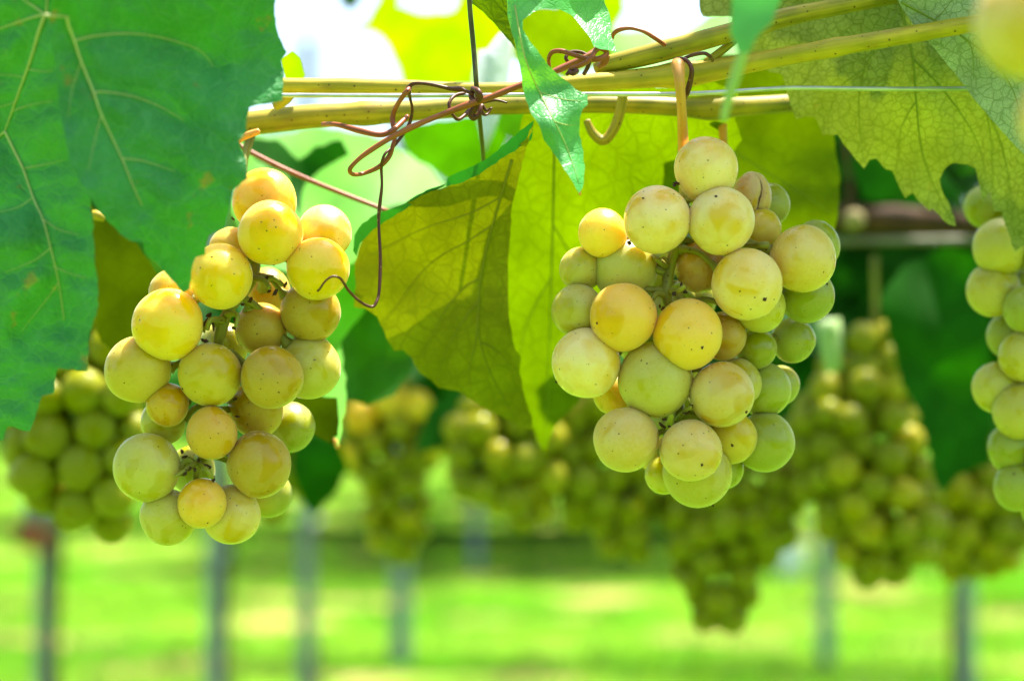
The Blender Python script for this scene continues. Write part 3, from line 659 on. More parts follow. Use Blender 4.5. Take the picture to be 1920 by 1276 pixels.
lime2 = [(1296, 120), (1330, 105), (1440, 100), (1530, 150), (1562, 250), (1575, 330), (1572, 400), (1562, 440), (1535, 452), (1500, 500), (1440, 540), (1380, 560), (1330, 540), (1300, 480), (1285, 330)]
px_leaf(lime2, .632, LM['lime_shade'], VINE, gx=-.03, gy=.16, bump=.016, bump_s=.006, step=18, vein_mat=VEIN_P, vr=2, seed=13, label='yellow-green leaf glowing behind the top of the right bunch',
        veins=[[(1290, 200, 2.2), (1330, 300), (1380, 420), (1430, 530)], [(1300, 230, 1.8), (1400, 300), (1500, 360), (1560, 400)]])
# glossy notched leaf over the canes
glos = [(942, -60), (950, 0), (951, 25), (966, 83), (976, 133), (983, 177), (993, 207), (1010, 233), (1020, 263), (1047, 300), (1066, 328), (1086, 362), (1092, 353), (1096, 320), (1094, 283), (1086, 252), (1087, 222), (1092, 206), (1102, 196), (1102, 178), (1080, 168), (1060, 150), (1033, 127), (1013, 103), (993, 77), (980, 55), (980, 38), (1000, 23), (1013, 17), (1047, 17), (1073, 30), (1087, 47), (1098, 60), (1107, 72), (1113, 87), (1124, 92), (1140, 94), (1156, 98), (1150, 78), (1144, 60), (1147, 48), (1144, 31), (1134, 7), (1130, -60)]
px_leaf(glos, .503, LM['gloss'], VINE, gx=.02, gy=-.03, bump=.006, bump_s=.012, step=10, vein_mat=VEIN_T, vr=1.6, jag=1.2, seed=15, label='glossy light green notched leaf hanging in front of the canes',
        curl=lambda x, y: .00006 * abs(x - (968 + max(0, y - 20) * .3)), veins=[[(965, 10, 1.8), (985, 110), (1020, 190), (1060, 270), (1086, 345)], [(1010, 172, 1.1), (1050, 185), (1090, 190)], [(1040, 228, 1.0), (1065, 235), (1082, 232)]])
px_tube('tip', [(1080, 340, 4), (1085, 352, 4), (1088, 366, 2)], .4985, PEDUN, VINE, 6)
yel = [(862, -60), (950, -60), (953, 30), (968, 95), (958, 80), (930, 48), (905, 22), (880, 5)]
px_leaf(yel, .54, LM['lime'], VINE, gx=.05, step=12, seed=16, label='pale yellow-green leaf edge above the white tag')
# right top leaves, undersides
rp = [(1368, -60), (1376, 60), (1396, 98), (1443, 135), (1467, 140), (1474, 165), (1480, 187), (1486, 208), (1493, 224), (1513, 219), (1527, 220), (1536, 238), (1543, 254), (1570, 252), (1580, 268), (1592, 282), (1604, 298), (1613, 308), (1620, 316), (1630, 300), (1643, 297), (1652, 308), (1660, 317), (1673, 320), (1683, 343), (1690, 358), (1697, 371), (1712, 362), (1727, 381), (1743, 396), (1748, 391), (1773, 417), (1792, 424), (1790, 408), (1783, 387), (1770, 366), (1764, 350), (1762, 336), (1770, 318), (1786, 306), (1813, 308), (1829, 316), (1834, 339), (1842, 377), (1857, 358), (1864, 396), (1878, 396), (1887, 425), (1897, 458), (1904, 472), (1920, 460), (1965, 480), (1990, 420), (2060, 390), (2070, 290), (2120, 190), (2085, 60), (2010, 0), (1960, -90), (1850, -110), (1740, -160), (1600, -120), (1480, -125)]
px_leaf(rp, .566, LM['pale'], VINE, gx=-.02, gy=.07, bump=.010, bump_s=.005, step=15, vein_mat=VEIN_P, vr=2.2, jag=1.6, seed=18, quilt=.0010, label='veined leaf underside with toothed edge at the upper right',
        veins=[[(1680, -40, 2.6), (1700, 60), (1712, 110), (1718, 190), (1728, 280), (1752, 350), (1785, 415)], [(1690, 10, 2), (1660, 60), (1620, 130), (1610, 200), (1618, 300)], [(1660, 60, 1.6), (1600, 80), (1540, 110), (1490, 180)], [(1712, 110, 1.8), (1770, 170), (1830, 260), (1850, 340)], [(1718, 190, 1.3), (1690, 240), (1680, 320)], [(1620, 130, 1.2), (1570, 170), (1550, 235)], [(1740, 20, 2), (1820, 150), (1880, 280), (1905, 450)], [(1850, 210, 1.2), (1860, 280), (1862, 370)]])
rp2 = [(1664, -60), (1683, 0), (1696, 22), (1711, 44), (1743, 81), (1772, 116), (1800, 151), (1830, 190), (1873, 240), (1913, 282), (1985, 345), (2040, 250), (2060, 120), (2005, 10), (1930, -80), (1800, -120), (1720, -100)]
px_leaf(rp2, .5225, LM['paler'], VINE, gx=.02, gy=.02, bump=.002, step=14, vein_mat=VEIN_P, vr=2.4, jag=1.0, seed=19, quilt=.0008, label='whitish veined leaf underside overlapping at the right corner',
        veins=[[(1690, 4, 2.6), (1720, 20), (1752, 38), (1800, 66), (1860, 110), (1960, 180)], [(1800, 66, 1.6), (1822, 90), (1826, 150)], [(1752, 38, 1.5), (1770, 20), (1800, -20)], [(1860, 110, 1.4), (1900, 170), (1920, 250)]])
rp3 = [(1308, -60), (1311, 0), (1313, 22), (1318, 31), (1345, 31), (1378, 32), (1400, 20), (1420, -60)]
px_leaf(rp3, .56, LM['pale'], VINE, step=12, seed=21, label='small corner of a pale leaf above the upper cane')
# very near soft leaf and its stalk
near = [(1372, -60), (1470, -60), (1464, 0), (1448, 42), (1418, 72), (1402, 100), (1384, 100), (1368, 60), (1372, 10)]
px_leaf(near, .405, LM['teal'], VINE, gy=.05, step=10, seed=22, label='soft bluish green young leaf in front of the upper cane')
px_tube('petiole', [(1405, 50, 9), (1396, 90, 10), (1380, 140, 11), (1366, 185, 9), (1356, 226, 7)], .415, VEIN_Y, VINE, 10)
px_tube('petiole', [(1350, 185, 7), (1354, 220, 9), (1356, 260, 8), (1360, 330, 8)], .575, PEDUN, VINE, 10)
# leaves behind
def bleaf(poly, d, kind, label, parent=VINE, **kw):
    kw.setdefault('step', 20); kw.setdefault('jag', 3); kw.setdefault('sub', 16); kw.setdefault('bump', .012)
    return px_leaf(poly, d, LM[kind], parent, label=label, **kw)
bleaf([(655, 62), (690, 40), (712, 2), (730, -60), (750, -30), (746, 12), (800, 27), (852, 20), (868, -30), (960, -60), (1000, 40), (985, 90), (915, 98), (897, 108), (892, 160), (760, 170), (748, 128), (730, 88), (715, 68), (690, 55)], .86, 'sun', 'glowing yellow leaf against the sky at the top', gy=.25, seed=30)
bleaf([(618, -60), (690, -60), (672, 4), (655, 20), (640, 2)], .9, 'mid', 'small green leaf tip at the top edge', seed=31)
bleaf([(440, 250), (520, 252), (600, 236), (690, 250), (760, 285), (812, 318), (834, 346), (790, 420), (700, 470), (600, 520), (480, 500), (430, 380)], .72, 'fresh', 'pale sunlit leaf behind the tendril loops', gy=-.5, bump=.02, seed=32)
bleaf([(452, 258), (520, 262), (560, 300), (590, 275), (640, 262), (655, 290), (600, 320), (572, 345), (560, 420), (540, 330), (480, 300)], .69, 'dark', 'dark leaf fold behind the top of the left bunch', seed=33, gy=-.1)
bleaf([(745, 240), (820, 226), (905, 215), (950, 230), (940, 300), (905, 330), (850, 345), (820, 322), (770, 290)], .70, 'mid', 'green leaf behind the dark wire', seed=34, gy=.2)
bleaf([(560, 470), (660, 480), (700, 560), (640, 640), (650, 740), (634, 836), (612, 790), (560, 640)], .66, 'fresh', 'light green leaf along the right of the left bunch', seed=35, gy=-.35)
bleaf([(640, 540), (720, 560), (760, 640), (775, 690), (740, 740), (690, 760), (640, 750), (628, 640)], .70, 'mid', 'shaded green leaf under the olive leaf', seed=36, gy=-.05)
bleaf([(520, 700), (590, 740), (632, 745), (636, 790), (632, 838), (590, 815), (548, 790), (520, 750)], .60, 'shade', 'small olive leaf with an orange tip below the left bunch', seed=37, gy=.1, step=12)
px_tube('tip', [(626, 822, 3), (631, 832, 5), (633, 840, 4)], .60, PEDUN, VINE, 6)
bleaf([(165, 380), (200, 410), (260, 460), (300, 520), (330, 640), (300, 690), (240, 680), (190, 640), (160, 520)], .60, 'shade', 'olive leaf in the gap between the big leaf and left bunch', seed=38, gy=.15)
px_tube('tip', [(172, 402, 8), (184, 404, 10), (196, 410, 6)], .575, CANE_Y, VINE, 8)
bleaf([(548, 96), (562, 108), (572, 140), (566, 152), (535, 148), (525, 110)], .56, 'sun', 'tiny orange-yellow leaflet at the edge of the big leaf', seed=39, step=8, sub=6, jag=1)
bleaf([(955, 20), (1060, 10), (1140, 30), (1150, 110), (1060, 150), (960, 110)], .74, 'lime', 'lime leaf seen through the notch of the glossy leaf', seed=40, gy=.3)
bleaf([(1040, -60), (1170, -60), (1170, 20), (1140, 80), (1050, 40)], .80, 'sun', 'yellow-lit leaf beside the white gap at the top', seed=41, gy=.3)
bleaf([(1180, 120), (1230, 75), (1285, 60), (1330, 30), (1400, 25), (1420, 110), (1300, 170)], .70, 'fresh', 'fresh green leaf behind the upper cane', seed=42, gy=-.4)
bleaf([(1140, 60), (1215, 60), (1250, 90), (1210, 150), (1130, 150)], .76, 'fresh', 'pale green leaf under the arched tendril', seed=43, gy=-.5)
bleaf([(925, 185), (1010, 190), (1000, 240), (965, 262), (940, 250)], .66, 'mid', 'green leaf between the white tag and the glossy leaf', seed=44)
# second vine behind
bleaf([(1650, 560), (1690, 500), (1780, 462), (1850, 490), (1862, 700), (1856, 870), (1800, 888), (1768, 925), (1752, 900), (1735, 800), (1690, 720)], .86, 'dark', 'large dark leaf pointing down left of the edge bunch', BACKV, seed=50, gy=-.05)
bleaf([(1590, 300), (1680, 290), (1760, 310), (1810, 370), (1720, 386), (1620, 372)], .90, 'dark', 'dark leaf above the old brown wood', BACKV, seed=51, gy=-.1)
bleaf([(560, 800), (640, 830), (655, 880), (625, 930), (590, 965), (566, 935), (545, 880)], 1.02, 'dark', 'dark pointed leaf above the second stake', BACKV, seed=52)
bleaf([(780, 830), (800, 770), (850, 725), (905, 735), (925, 770), (880, 780), (830, 840), (790, 850)], .98, 'dark', 'dark bluish leaf lying over the middle blurred bunch', BACKV, seed=53, gy=-.2)
px_tube('old_cordon', [(1480, 412, 28), (1590, 410, 26), (1700, 414, 24), (1860, 420, 24), (2050, 410, 24)], 1.02, WOOD, BACKV, 12, 6, .2)
px_tube('pruning_stub', [(1602, 412, 14, 20), (1602, 412, 20, -24), (1600, 413, 20, -34)], 1.0, CUT, BACKV, 12)
px_tube('shoot', [(1590, 430, 8), (1594, 360, 7), (1586, 250, 7), (1590, 100, 6)], 1.0, WOOD, BACKV, 8)

# white tag and pale strip
def flat_thing(name, label, cat, poly, d, mat, th=.0005, gx=0, gy=0):
    t = thing(name, label, cat, P(poly[0][0], poly[0][1], d))
    v, f = fill_poly(poly, 22, 1)
    dep = lambda p: d + gx * (p.x - poly[0][0]) / 1000 + gy * (p.y - poly[0][1]) / 1000 + .004 * math.sin(p.x * .06)
    V = [P(p.x, p.y, dep(p)) for p in v]
    F = []
    for q in f:
        q = tuple(q); nr = (V[q[1]] - V[q[0]]).cross(V[q[2]] - V[q[0]]); F.append(q if nr.dot(V[q[0]] - _c) < 0 else q[::-1])
    o = child('sheet', V, F, mat, t)
    md = o.modifiers.new('thickness', 'SOLIDIFY'); md.thickness = th
    return t
flat_thing('plant_tag', 'white plastic tag hanging behind the crossing wires', 'tag', [(897, 95), (915, 92), (940, 62), (962, 64), (958, 120), (948, 180), (930, 240), (912, 285), (902, 262), (889, 205), (890, 140)], .66, WHITE, gx=.1)
flat_thing('plant_tag', 'blurred pale strip hanging right of the right bunch', 'tag', [(1534, 600), (1575, 596), (1580, 640), (1578, 695), (1548, 700), (1538, 650)], .88, plain('pale_green_plastic', S(150, 176, 110), .5, 0, .05, 20))

# ------------------------------------------------------------------ grapes
bm = bmesh.new(); bmesh.ops.create_uvsphere(bm, u_segments=40, v_segments=24, radius=1.0)
BALL = bpy.data.meshes.new('berry'); bm.to_mesh(BALL); bm.free()
BALL.polygons.foreach_set('use_smooth', [True] * len(BALL.polygons)); BALL.materials.append(BERRY)
bm = bmesh.new(); bmesh.ops.create_uvsphere(bm, u_segments=18, v_segments=11, radius=1.0)
BALL_LO = bpy.data.meshes.new('berry_far'); bm.to_mesh(BALL_LO); bm.free()
BALL_LO.polygons.foreach_set('use_smooth', [True] * len(BALL_LO.polygons)); BALL_LO.materials.append(BERRY_FAR)
def ball_variant(src, name, seed, amp=.05):
    me = src.copy(); me.name = name
    for v in me.vertices:
        v.co *= 1 + amp * noise.noise(v.co * .9 + Vector((seed * 5.3, seed, 2)))
    me.update(); return me
BALLS = [ball_variant(BALL, 'berry', i) for i in range(1, 6)]
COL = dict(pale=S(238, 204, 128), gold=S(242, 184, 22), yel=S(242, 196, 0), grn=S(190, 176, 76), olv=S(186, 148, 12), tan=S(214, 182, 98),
           dgr=S(154, 156, 46), brn=S(190, 146, 72), amb=S(208, 156, 8), lim=S(206, 176, 44), shd=S(128, 130, 0), shy=S(154, 146, 0))  # shd, shy: shade over the rear bunches mixed into the skin colour
scar_bm = bmesh.new(); bmesh.ops.create_icosphere(scar_bm, subdivisions=2, radius=1.0)
for v in scar_bm.verts: v.co += v.co * .9 * noise.noise(v.co * 2.9 + Vector((3, 1, 7)))
SCAR = bpy.data.meshes.new('stylar_scar'); scar_bm.to_mesh(SCAR); scar_bm.free(); SCAR.materials.append(CRUMB)

def place_berry(t, x, y, r, d, col, rnd, mesh=BALL, asp=None):
    o = bpy.data.objects.new('berry', rnd.choice(BALLS) if mesh is BALL else mesh); C.objects.link(o); o.parent = t
    o.location = P(x, y, d) - Vector(t.location); rr = r * mpp(d)
    a = asp or rnd.uniform(.99, 1.04)
    o.scale = (rr * rnd.uniform(.985, 1.01), rr, rr * a)
    o.rotation_euler = (rnd.uniform(-.3, .3), rnd.uniform(-.3, .3), rnd.uniform(0, 6.28)) if mesh in (BALL, BALL_LO) else (0, 0, 0)
    c = COL[col]; k = rnd.uniform(.93, 1.06)
    o.color = (min(.95, c[0] * k), min(.95, c[1] * k * rnd.uniform(.97, 1.02)), c[2] * rnd.uniform(.85, 1.15), 1)
    return o
def solve_depth(berries, base, squeeze=.90):
    """berries listed front to back: push each back until it no longer cuts into the ones before it"""
    done = []
    for b in berries:
        x, y, r = b[0], b[1], b[2]; d = base + (b[4] if len(b) > 4 else 0) * .001
        for (x2, y2, r2, d2) in done:
            s = math.hypot(x - x2, y - y2); R_ = (r + r2) * squeeze
            if s < R_:
                need = d2 + math.sqrt(R_ * R_ - s * s) * mpp(FOCUS)
                d = max(d, need)
        done.append((x, y, r, d))
    return [q[3] for q in done]
def crumbs(t, pts, d, rnd, size=5):
    for (x, y, dz) in pts:
        o = bpy.data.objects.new('dried_scale', SCAR); C.objects.link(o); o.parent = t
        dd = d + dz * .001
        o.location = P(x, y, dd) - Vector(t.location); s = size * mpp(dd)
        o.scale = (s * rnd.uniform(.4, .9), s * rnd.uniform(.3, .8), s * rnd.uniform(.9, 2.2)); o.rotation_euler = [rnd.uniform(0, 6) for _ in range(3)]
def cluster(label, berries, base, rachis, seed, scars=(), crumb=(), squeeze=.80, side=(), ped_mat=STALK, top_mat=None):
    rnd = random.Random(seed)
    top = rachis[0]
    t = thing('grape_cluster', label, 'grape bunch', P(top[0], top[1], base + top[3] * .001), 'grape bunches in front')
    ds = solve_depth(berries, base, squeeze)
    px_tube('stalk', rachis, base, STALK, t, 10, 5, .25)
    for s in side: px_tube('side_stalk', s, base, STALK, t, 8, 5, .3)
    objs = []
    for b, d in zip(berries, ds):
        o = place_berry(t, b[0], b[1], b[2], d, b[3], rnd); objs.append((o, b, d))
        # pedicel to the nearest point of the stalk
        best = min(catmull([(q[0], q[1], q[2], q[3]) for q in rachis], 4)[2:], key=lambda q: (q[0] - b[0]) ** 2 + (q[1] - b[1] + 25) ** 2)
        A = P(best[0], best[1], base + best[3] * .001); B = P(b[0], b[1], d)
        if (A - B).length < b[2] * mpp(d) * .9: continue
        e = B + (A - B).normalized() * b[2] * mpp(d) * .97
        mid = (A + e) / 2 + Vector((0, 0, .002))
        q = catmull([tuple(A) + (.0011,), tuple(mid) + (.0008,), tuple(e.lerp(mid, .3)) + (.0009,), tuple(e) + (.0019,)], 3)
        V, F, U = tube_data([Vector(z[:3]) for z in q], [z[3] for z in q], 7)
        child('pedicel', V, F, ped_mat, t, U)
    for (bi, sx, sy, sr) in scars:
        o, b, d = objs[bi]; r = b[2]
        u_, v_ = sx - b[0], sy - b[1]; w_ = math.sqrt(max(1, r * r - u_ * u_ - v_ * v_))
        k = mpp(d); p = P(b[0], b[1], d) + (_r * u_ - _u * v_ - _f * w_) * k * .985
        s = bpy.data.objects.new('stylar_scar', SCAR); C.objects.link(s); s.parent = o
        M = o.matrix_basis
        loc = M.inverted() @ (p - Vector(t.location)); s.location = loc
        sc_ = sr * k * .72; s.scale = (sc_ / o.scale[0], sc_ / o.scale[1], sc_ / o.scale[2])
    crumbs(t, crumb, base, rnd)
    return t, objs

left_b = [  # x, y, r, colour, extra depth mm   (front to back)
    (507, 436, 61, 'yel', 0), (596, 504, 59, 'yel', 2), (413, 518, 60, 'yel', 0), (314, 609, 67, 'yel', 0), (394, 702, 60, 'lim', 2), (510, 707, 59, 'olv', 0),
    (397, 811, 49, 'amb', 0), (379, 943, 46, 'gold', 0), (486, 870, 61, 'olv', 4), (275, 876, 63, 'grn', 2), (314, 759, 40, 'amb', 4), (258, 693, 63, 'lim', 4),
    (496, 377, 60, 'gold', 8), (609, 436, 51, 'pale', 8), (582, 584, 57, 'olv', 10), (490, 617, 50, 'olv', 12), (316, 969, 53, 'grn', 4), (434, 964, 56, 'tan', 6), (580, 687, 60, 'grn', 12),
    (326, 550, 47, 'lim', 12), (432, 466, 40, 'lim', 16), (306, 790, 43, 'grn', 12), (480, 768, 52, 'olv', 16), (505, 925, 44, 'dgr', 22), (420, 650, 46, 'dgr', 26), (545, 800, 46, 'dgr', 30), (360, 880, 44, 'dgr', 28), (500, 545, 44, 'olv', 34)]
cluster('golden grape bunch at left, half hidden by the big green leaf', left_b, .5225,
        [(470, 255, 9, 34), (452, 330, 9, 26), (455, 410, 9, 20), (478, 480, 9, 14), (470, 530, 10, 8), (430, 580, 11, 6), (412, 630, 11, 6), (402, 700, 9, 10), (400, 770, 8, 10), (384, 850, 7, 4), (368, 885, 6, 2), (372, 930, 5, 8)], 4,
        scars=[(0, 497, 420, 3.2), (4, 346, 728, 3), (5, 528, 734, 3), (7, 393, 977, 3), (2, 404, 483, 2.6), (15, 488, 626, 2.6), (13, 560, 430, 2), (1, 571, 478, 2)],
        crumb=[(500, 520, 4), (505, 546, 4), (516, 548, 2), (535, 534, 4), (455, 570, 2), (470, 562, 2), (440, 600, 2), (438, 615, 0), (386, 604, 2), (392, 590, 4), (384, 638, 2), (400, 612, 2), (341, 846, 2), (346, 856, 2), (329, 892, 0), (345, 888, -2), (365, 880, -2), (388, 872, -2), (394, 876, -2), (400, 897, -2), (441, 748, 4), (445, 780, 4), (372, 862, 0), (356, 878, -2), (508, 490, 4), (437, 410, 4)],
        side=[[(470, 520, 7, 8), (495, 525, 6, 4), (505, 540, 5, 2)], [(470, 525, 7, 8), (510, 520, 6, 6), (530, 535, 5, 6)], [(380, 860, 6, 4), (350, 880, 5, -1), (328, 893, 3, -3)], [(376, 868, 5, 2), (388, 880, 4, -3), (400, 896, 3, -3)], [(425, 590, 7, 4), (445, 590, 5, 0), (442, 612, 4, -2)], [(420, 600, 7, 4), (395, 600, 5, 0), (388, 618, 4, 0)]])
right_b = [
    (1290, 626, 65, 'gold', 0), (1169, 595, 64, 'gold', 0), (1402, 533, 67, 'pale', 0), (1352, 414, 63, 'pale', 0), (1232, 412, 64, 'pale', 0), (1295, 844, 59, 'tan', 0), (1099, 680, 65, 'pale', 3), (1354, 739, 61, 'tan', 2),
    (1174, 824, 62, 'tan', 2), (1323, 318, 60, 'pale', 4), (1505, 485, 64, 'tan', 6), (1229, 711, 70, 'grn', 4), (1130, 437, 47, 'yel', 8), (1172, 506, 60, 'grn', 4), (1308, 886, 65, 'grn', 8),
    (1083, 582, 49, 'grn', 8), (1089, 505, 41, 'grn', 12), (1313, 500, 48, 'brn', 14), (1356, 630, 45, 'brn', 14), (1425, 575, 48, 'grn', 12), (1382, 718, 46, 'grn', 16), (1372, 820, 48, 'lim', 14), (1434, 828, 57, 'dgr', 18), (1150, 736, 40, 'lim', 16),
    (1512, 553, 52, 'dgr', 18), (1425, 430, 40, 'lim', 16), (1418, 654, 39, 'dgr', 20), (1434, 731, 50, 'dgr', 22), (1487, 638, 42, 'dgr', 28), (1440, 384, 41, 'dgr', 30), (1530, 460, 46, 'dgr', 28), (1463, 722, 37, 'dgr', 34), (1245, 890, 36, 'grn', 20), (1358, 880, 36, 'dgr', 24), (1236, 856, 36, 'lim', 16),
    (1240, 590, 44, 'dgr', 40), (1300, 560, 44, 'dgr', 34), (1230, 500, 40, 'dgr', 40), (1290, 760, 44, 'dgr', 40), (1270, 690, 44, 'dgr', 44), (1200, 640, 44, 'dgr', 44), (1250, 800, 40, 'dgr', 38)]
rt, robj = cluster('pale yellow grape bunch hanging from the tan stalk at right of centre', right_b, .5225,
        [(1280, 240, 8, 4), (1281, 290, 10, 14), (1283, 360, 10, 18), (1276, 430, 11, 14), (1256, 500, 11, 10), (1250, 545, 11, 8), (1256, 590, 9, 10), (1268, 660, 9, 16), (1276, 740, 8, 14), (1270, 790, 8, 8), (1262, 830, 6, 12)], 7,
        scars=[(2, 1427, 562, 6), (0, 1311, 651, 5), (5, 1312, 868, 4.5), (7, 1396, 771, 4), (3, 1338, 371, 4), (1, 1118, 606, 4), (11, 1243, 774, 4), (6, 1043, 716, 3.6), (21, 1368, 832, 4), (14, 1337, 948, 3), (4, 1203, 374, 3), (24, 1545, 533, 4)],
        crumb=[(1278, 538, 4), (1283, 546, 4), (1243, 578, 2), (1237, 574, 2), (1264, 551, 2), (1291, 768, 0), (1284, 774, -1), (1296, 762, 0), (1246, 786, 2), (1242, 798, 2), (1256, 800, 2), (1180, 456, 2), (1264, 348, 2), (1268, 344, 2), (1434, 458, 4), (1438, 466, 4), (1232, 632, 4), (1296, 690, 4)],
        side=[[(1370, 452, 6, 12), (1405, 460, 6.5, 8), (1424, 459, 7, 4), (1440, 460, 9, 4)], [(1254, 545, 7, 8), (1272, 545, 6, 2), (1284, 536, 4, 0)], [(1270, 785, 6, 6), (1284, 770, 4, 0), (1296, 762, 3, -2)], [(1250, 500, 6, 8), (1235, 488, 6, 6), (1220, 480, 5, 10)]])
px_tube('peduncle', [(1271, 121, 11, -3), (1272, 128, 11.5, -6), (1275, 160, 9.5, -8), (1279, 220, 9.5, -2), (1281, 270, 10, 10), (1283, 330, 10, 18)], .5225, PEDUN, rt, 12, 6, .06, [(1270, 114, .25, 14)])
# shrivelled berry with a dark split
bm = bmesh.new(); bmesh.ops.create_uvsphere(bm, u_segments=56, v_segments=32, radius=1.0)
for v in bm.verts:
    az = math.atan2(v.co.x, -v.co.y); line = .42 + .14 * math.sin(v.co.z * 3.0)
    g = math.exp(-((az - line) / .13) ** 2) * (1 - v.co.z ** 2 * .9)
    g += .5 * math.exp(-((v.co.z + .62 - .25 * (az - .5)) / .10) ** 2) * math.exp(-((az - .75) / .4) ** 2)
    v.co *= 1 - .20 * g + .05 * noise.noise(v.co * 1.8)
SHR = bpy.data.meshes.new('shrivelled_berry'); bm.to_mesh(SHR); bm.free(); SHR.polygons.foreach_set('use_smooth', [True] * len(SHR.polygons)); SHR.materials.append(BERRY)
sd_ = .5225 + .018
sh = place_berry(rt, 1410, 370, 37, sd_, 'brn', random.Random(2), SHR, 1.30)
sh.color = S(196, 160, 104); sh['label'] = 'shrivelled brown split berry'
pts = []
for i in range(13):
    z = -.72 + i * .125; az = .42 + .14 * math.sin(z * 3.0); h = math.sqrt(1 - z * z); rr = 1 - .20 * (1 - z * z * .9) + .01
    pts.append(Vector((h * math.sin(az) * rr, -h * math.cos(az) * rr, z * rr)))
V, F, U = tube_data(pts, [.012 + .045 * math.sin(math.pi * i / 12) for i in range(13)], 6)
me = bpy.data.meshes.new('split'); me.from_pydata([tuple(v) for v in V], [], F)
link('split', me, CRUMB, sh)

edge_b = [(1924, 580, 44, 'dgr', 0), (1912, 773, 51, 'grn', 2), (1920, 668, 48, 'grn', 2), (1897, 840, 46, 'dgr', 4), (1908, 912, 45, 'dgr', 4), (1970, 860, 48, 'dgr', 0), (1985, 700, 50, 'dgr', 0), (1877, 463, 53, 'grn', 6), (1862, 543, 50, 'grn', 8), (1870, 727, 47, 'grn', 8), (1895, 630, 45, 'dgr', 14), (1960, 480, 50, 'dgr', 4), (2000, 590, 50, 'dgr', 4), (1960, 950, 46, 'dgr', 4), (1846, 388, 40, 'dgr', 24), (1930, 400, 44, 'dgr', 16), (2010, 790, 50, 'dgr', 8), (1930, 740, 40, 'dgr', 26), (1925, 520, 40, 'dgr', 26)]  # greener, darker classes carry the shade on this bunch
cluster('green grape bunch cut off by the right edge of the picture', edge_b, .590, [(1935, 230, 9, 20), (1935, 400, 9, 18), (1940, 560, 9, 16), (1942, 700, 8, 16), (1940, 850, 7, 14), (1935, 920, 5, 12)], 9, scars=[(4, 1893, 886, 4), (1, 1880, 798, 3)])
near_b = [(1930, 44, 104, 'tan', 0), (2100, 90, 104, 'pale', 2), (2010, 220, 100, 'pale', 6), (2120, -110, 104, 'yel', 4), (1990, -130, 100, 'yel', 6), (2210, 10, 100, 'gold', 8), (2180, 200, 100, 'yel', 4)]
rnd = random.Random(3)
nc = thing('grape_cluster', 'very blurred yellow berries close to the lens at the upper right corner', 'grape bunch', P(2060, -200, .335), 'grape bunches in front')
for b in near_b: place_berry(nc, b[0], b[1], b[2], .325 + b[4] * .001, b[3], rnd)
px_tube('stalk', [(2060, -400, 16, 10), (2062, -150, 16, 14), (2070, 30, 14, 14), (2060, 180, 10, 14)], .335, STALK, nc, 8)

# blurred bunches behind
def back_cluster(label, prof, d, seed, cols, first=(), n=46, rm=.0083):
    """prof: (y, x centre, half width) rows in picture pixels; berries packed on a round body"""
    rnd = random.Random(seed); ys = [p[0] for p in prof]
    t = thing('grape_cluster', label, 'grape bunch', P(prof[0][1], prof[0][0], d), 'blurred grape bunches behind')
    k = mpp(d); placed = []
    def at(y):
        for a, b in zip(prof, prof[1:]):
            if a[0] <= y <= b[0]:
                s = (y - a[0]) / (b[0] - a[0]); return a[1] + (b[1] - a[1]) * s, a[2] + (b[2] - a[2]) * s
        return prof[-1][1], prof[-1][2]
    for (x, y, r, c) in first: placed.append((x, y, d - .02, r, c))
    tries = 0
    n = int(n * 2.0)
    while len(placed) < n and tries < 9000:
        tries += 1
        y = rnd.uniform(ys[0], ys[-1]); xc, hw = at(y); r = rm * rnd.uniform(.82, 1.06) / k
        a = rnd.uniform(-math.pi * .62, math.pi * .62); q = max(0, hw - r * .8) * (rnd.random() ** .42)
        x = xc + math.sin(a) * q; dd = d - math.cos(a) * min(q, .03 / k) * k
        if all((x - x2) ** 2 + (y - y2) ** 2 + ((dd - d2) / k) ** 2 > ((r + r2) * .78) ** 2 for x2, y2, d2, r2, _ in placed):
            placed.append((x, y, dd, r, rnd.choice(cols)))
    for (x, y, dd, r, c) in placed: place_berry(t, x, y, r, dd, c, rnd, BALL_LO)
    px_tube('stalk', [(prof[0][1], prof[0][0] - 130, 6), (prof[0][1], prof[0][0], 6)] + [(p[1], p[0], 5) for p in prof[1:]], d + .004, STALK, t, 7, 4)
    return t
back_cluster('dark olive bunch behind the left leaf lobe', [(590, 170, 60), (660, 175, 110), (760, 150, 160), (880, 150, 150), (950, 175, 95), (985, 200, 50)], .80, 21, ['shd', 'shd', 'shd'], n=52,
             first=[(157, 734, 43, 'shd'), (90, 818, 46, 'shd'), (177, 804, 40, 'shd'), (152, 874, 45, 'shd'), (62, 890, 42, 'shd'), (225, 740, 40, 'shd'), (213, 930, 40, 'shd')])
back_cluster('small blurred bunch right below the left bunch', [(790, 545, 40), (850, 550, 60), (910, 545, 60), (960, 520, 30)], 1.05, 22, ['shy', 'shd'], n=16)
back_cluster('blurred bunch with sunlit yellow top over the light stake', [(728, 730, 60), (770, 735, 100), (850, 735, 100), (930, 750, 75), (1000, 750, 70), (1052, 740, 35)], 1.12, 23, ['shd', 'shy', 'shd'], n=58,
             first=[(730, 752, 32, 'yel'), (676, 780, 32, 'gold'), (782, 760, 28, 'yel'), (816, 824, 35, 'lim'), (640, 858, 30, 'yel')])  # top berries in bright classes: sunlight put into their colour
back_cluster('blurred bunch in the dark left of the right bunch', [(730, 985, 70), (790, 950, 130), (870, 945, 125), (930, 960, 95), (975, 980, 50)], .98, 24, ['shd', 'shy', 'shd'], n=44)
back_cluster('blurred bunch right behind the lower left of the pale bunch', [(730, 1120, 90), (820, 1115, 120), (900, 1125, 120), (970, 1150, 95), (1030, 1175, 55)], 1.0, 25, ['shd', 'shd'], n=44)
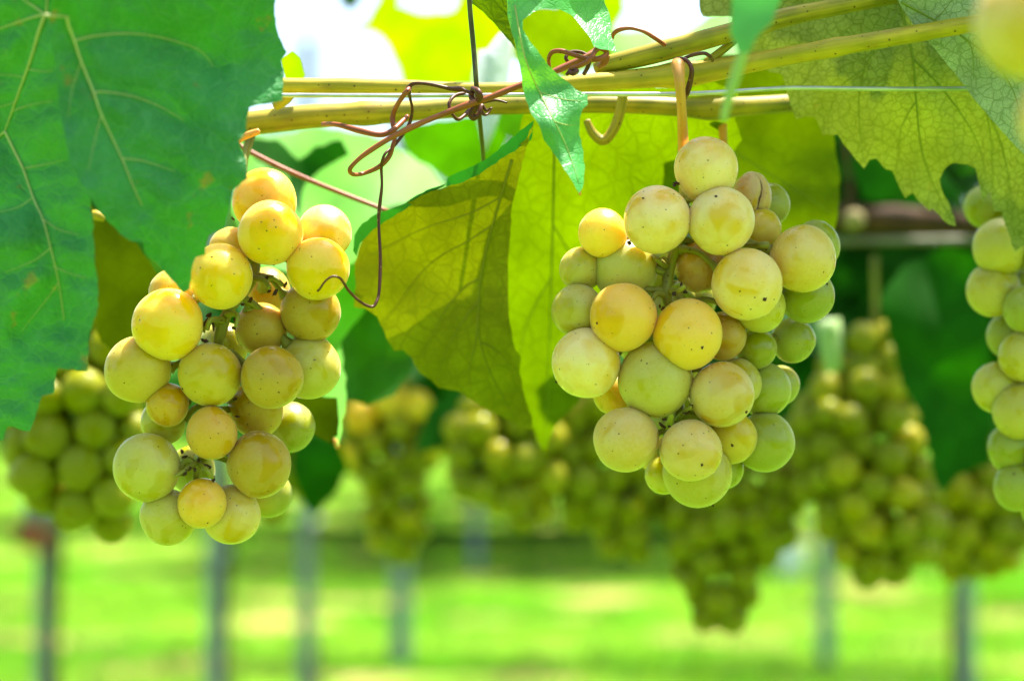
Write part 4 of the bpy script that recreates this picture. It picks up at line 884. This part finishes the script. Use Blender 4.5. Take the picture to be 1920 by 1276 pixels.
back_cluster('long dark bunch tapering to a tip below the pale bunch', [(820, 1380, 100), (900, 1375, 150), (980, 1365, 145), (1060, 1350, 100), (1130, 1348, 68), (1178, 1345, 40)], 1.0, 26, ['shd', 'shd', 'shd'], n=70)
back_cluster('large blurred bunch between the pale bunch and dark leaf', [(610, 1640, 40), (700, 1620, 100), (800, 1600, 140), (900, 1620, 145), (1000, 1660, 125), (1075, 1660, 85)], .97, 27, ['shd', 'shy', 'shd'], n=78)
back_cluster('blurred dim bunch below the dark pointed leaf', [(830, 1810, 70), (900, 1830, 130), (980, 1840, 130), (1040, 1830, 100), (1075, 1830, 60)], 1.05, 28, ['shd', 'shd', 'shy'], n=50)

# ------------------------------------------------------------------ canopy of both vines: leaves round and above the view
rnd = random.Random(77)
def sky_gap(x, y):
    return (515 < x < 775 and y < 160) or (730 < x < 870 and y < 40) or (1130 < x < 1320 and y < 80) or (900 < x < 965 and 60 < y < 160) or (765 < x < 815 and 660 < y < 712)
cnt = 0
for i in range(900):
    if cnt >= 190: break
    x = rnd.uniform(-150, 2100); y = rnd.uniform(-250, 800) if rnd.random() < .75 else rnd.uniform(-250, 350); d = rnd.uniform(1.12, 1.6)
    rr = .07 / mpp(d)
    if any(sky_gap(x + a * rr, y + b * rr) for a in (-1, -.5, 0, .5, 1) for b in (-1, -.5, 0, .5, 1)): continue
    kind = rnd.choice(['mid', 'dark', 'dark', 'dark'] if x > 1150 else ['mid', 'mid', 'dark', 'fresh'])
    gen_leaf(kind, P(x, y, d), (rnd.uniform(.2, 1.5), rnd.uniform(-.6, .6), rnd.uniform(-1.2, 1.2)), rnd.uniform(.8, 1.15), BACKV, i); cnt += 1
for i in range(46):
    x = rnd.uniform(1480, 2000); y = rnd.uniform(230, 760); d = rnd.uniform(1.08, 1.35)
    gen_leaf(rnd.choice(['dark', 'dark', 'mid']), P(x, y, d), (rnd.uniform(.6, 1.7), rnd.uniform(-.5, .5), rnd.uniform(-.9, .9)), rnd.uniform(.7, 1.05), BACKV, i)
for i in range(30):
    x = rnd.uniform(780, 1480); y = rnd.uniform(600, 830); d = rnd.uniform(1.15, 1.4)
    gen_leaf(rnd.choice(['dark', 'dark', 'mid']), P(x, y, d), (rnd.uniform(.6, 1.7), rnd.uniform(-.5, .5), rnd.uniform(-.9, .9)), rnd.uniform(.6, .9), BACKV, i)
# unseen leaves added overhead to shade the right bunch and the bunches behind
def lets_sun(x, y, z):
    k_ = (z - CAM_H - .03) / SUN.z; a, b = x - SUN.x * k_, y - SUN.y * k_
    return (-.16 < a < .075 and .42 < b < .80) or (a < .0 and .7 < b < .95)
made = 0
while made < 330:
    x = rnd.uniform(-.5, .85); y = rnd.uniform(.62, 1.6); z = CAM_H + rnd.uniform(.30, .75)
    if lets_sun(x, y, z) or (z - CAM_H) / y < .22: continue
    gen_leaf(rnd.choice(['mid', 'mid', 'dark']), (x, y, z), (rnd.gauss(0, .45), rnd.gauss(0, .45), rnd.uniform(0, 6.28)), rnd.uniform(.9, 1.3), BACKV, made); made += 1
made = 0
while made < 20:
    x = rnd.uniform(.05, .42); y = rnd.uniform(.46, .70); z = CAM_H + rnd.uniform(.17, .42)
    if lets_sun(x, y, z) or (z - CAM_H) / y < .25: continue
    gen_leaf(rnd.choice(['mid', 'fresh', 'mid']), (x, y, z), (rnd.gauss(0, .35), rnd.gauss(0, .35), rnd.uniform(0, 6.28)), rnd.uniform(.8, 1.1), VINE, made); made += 1
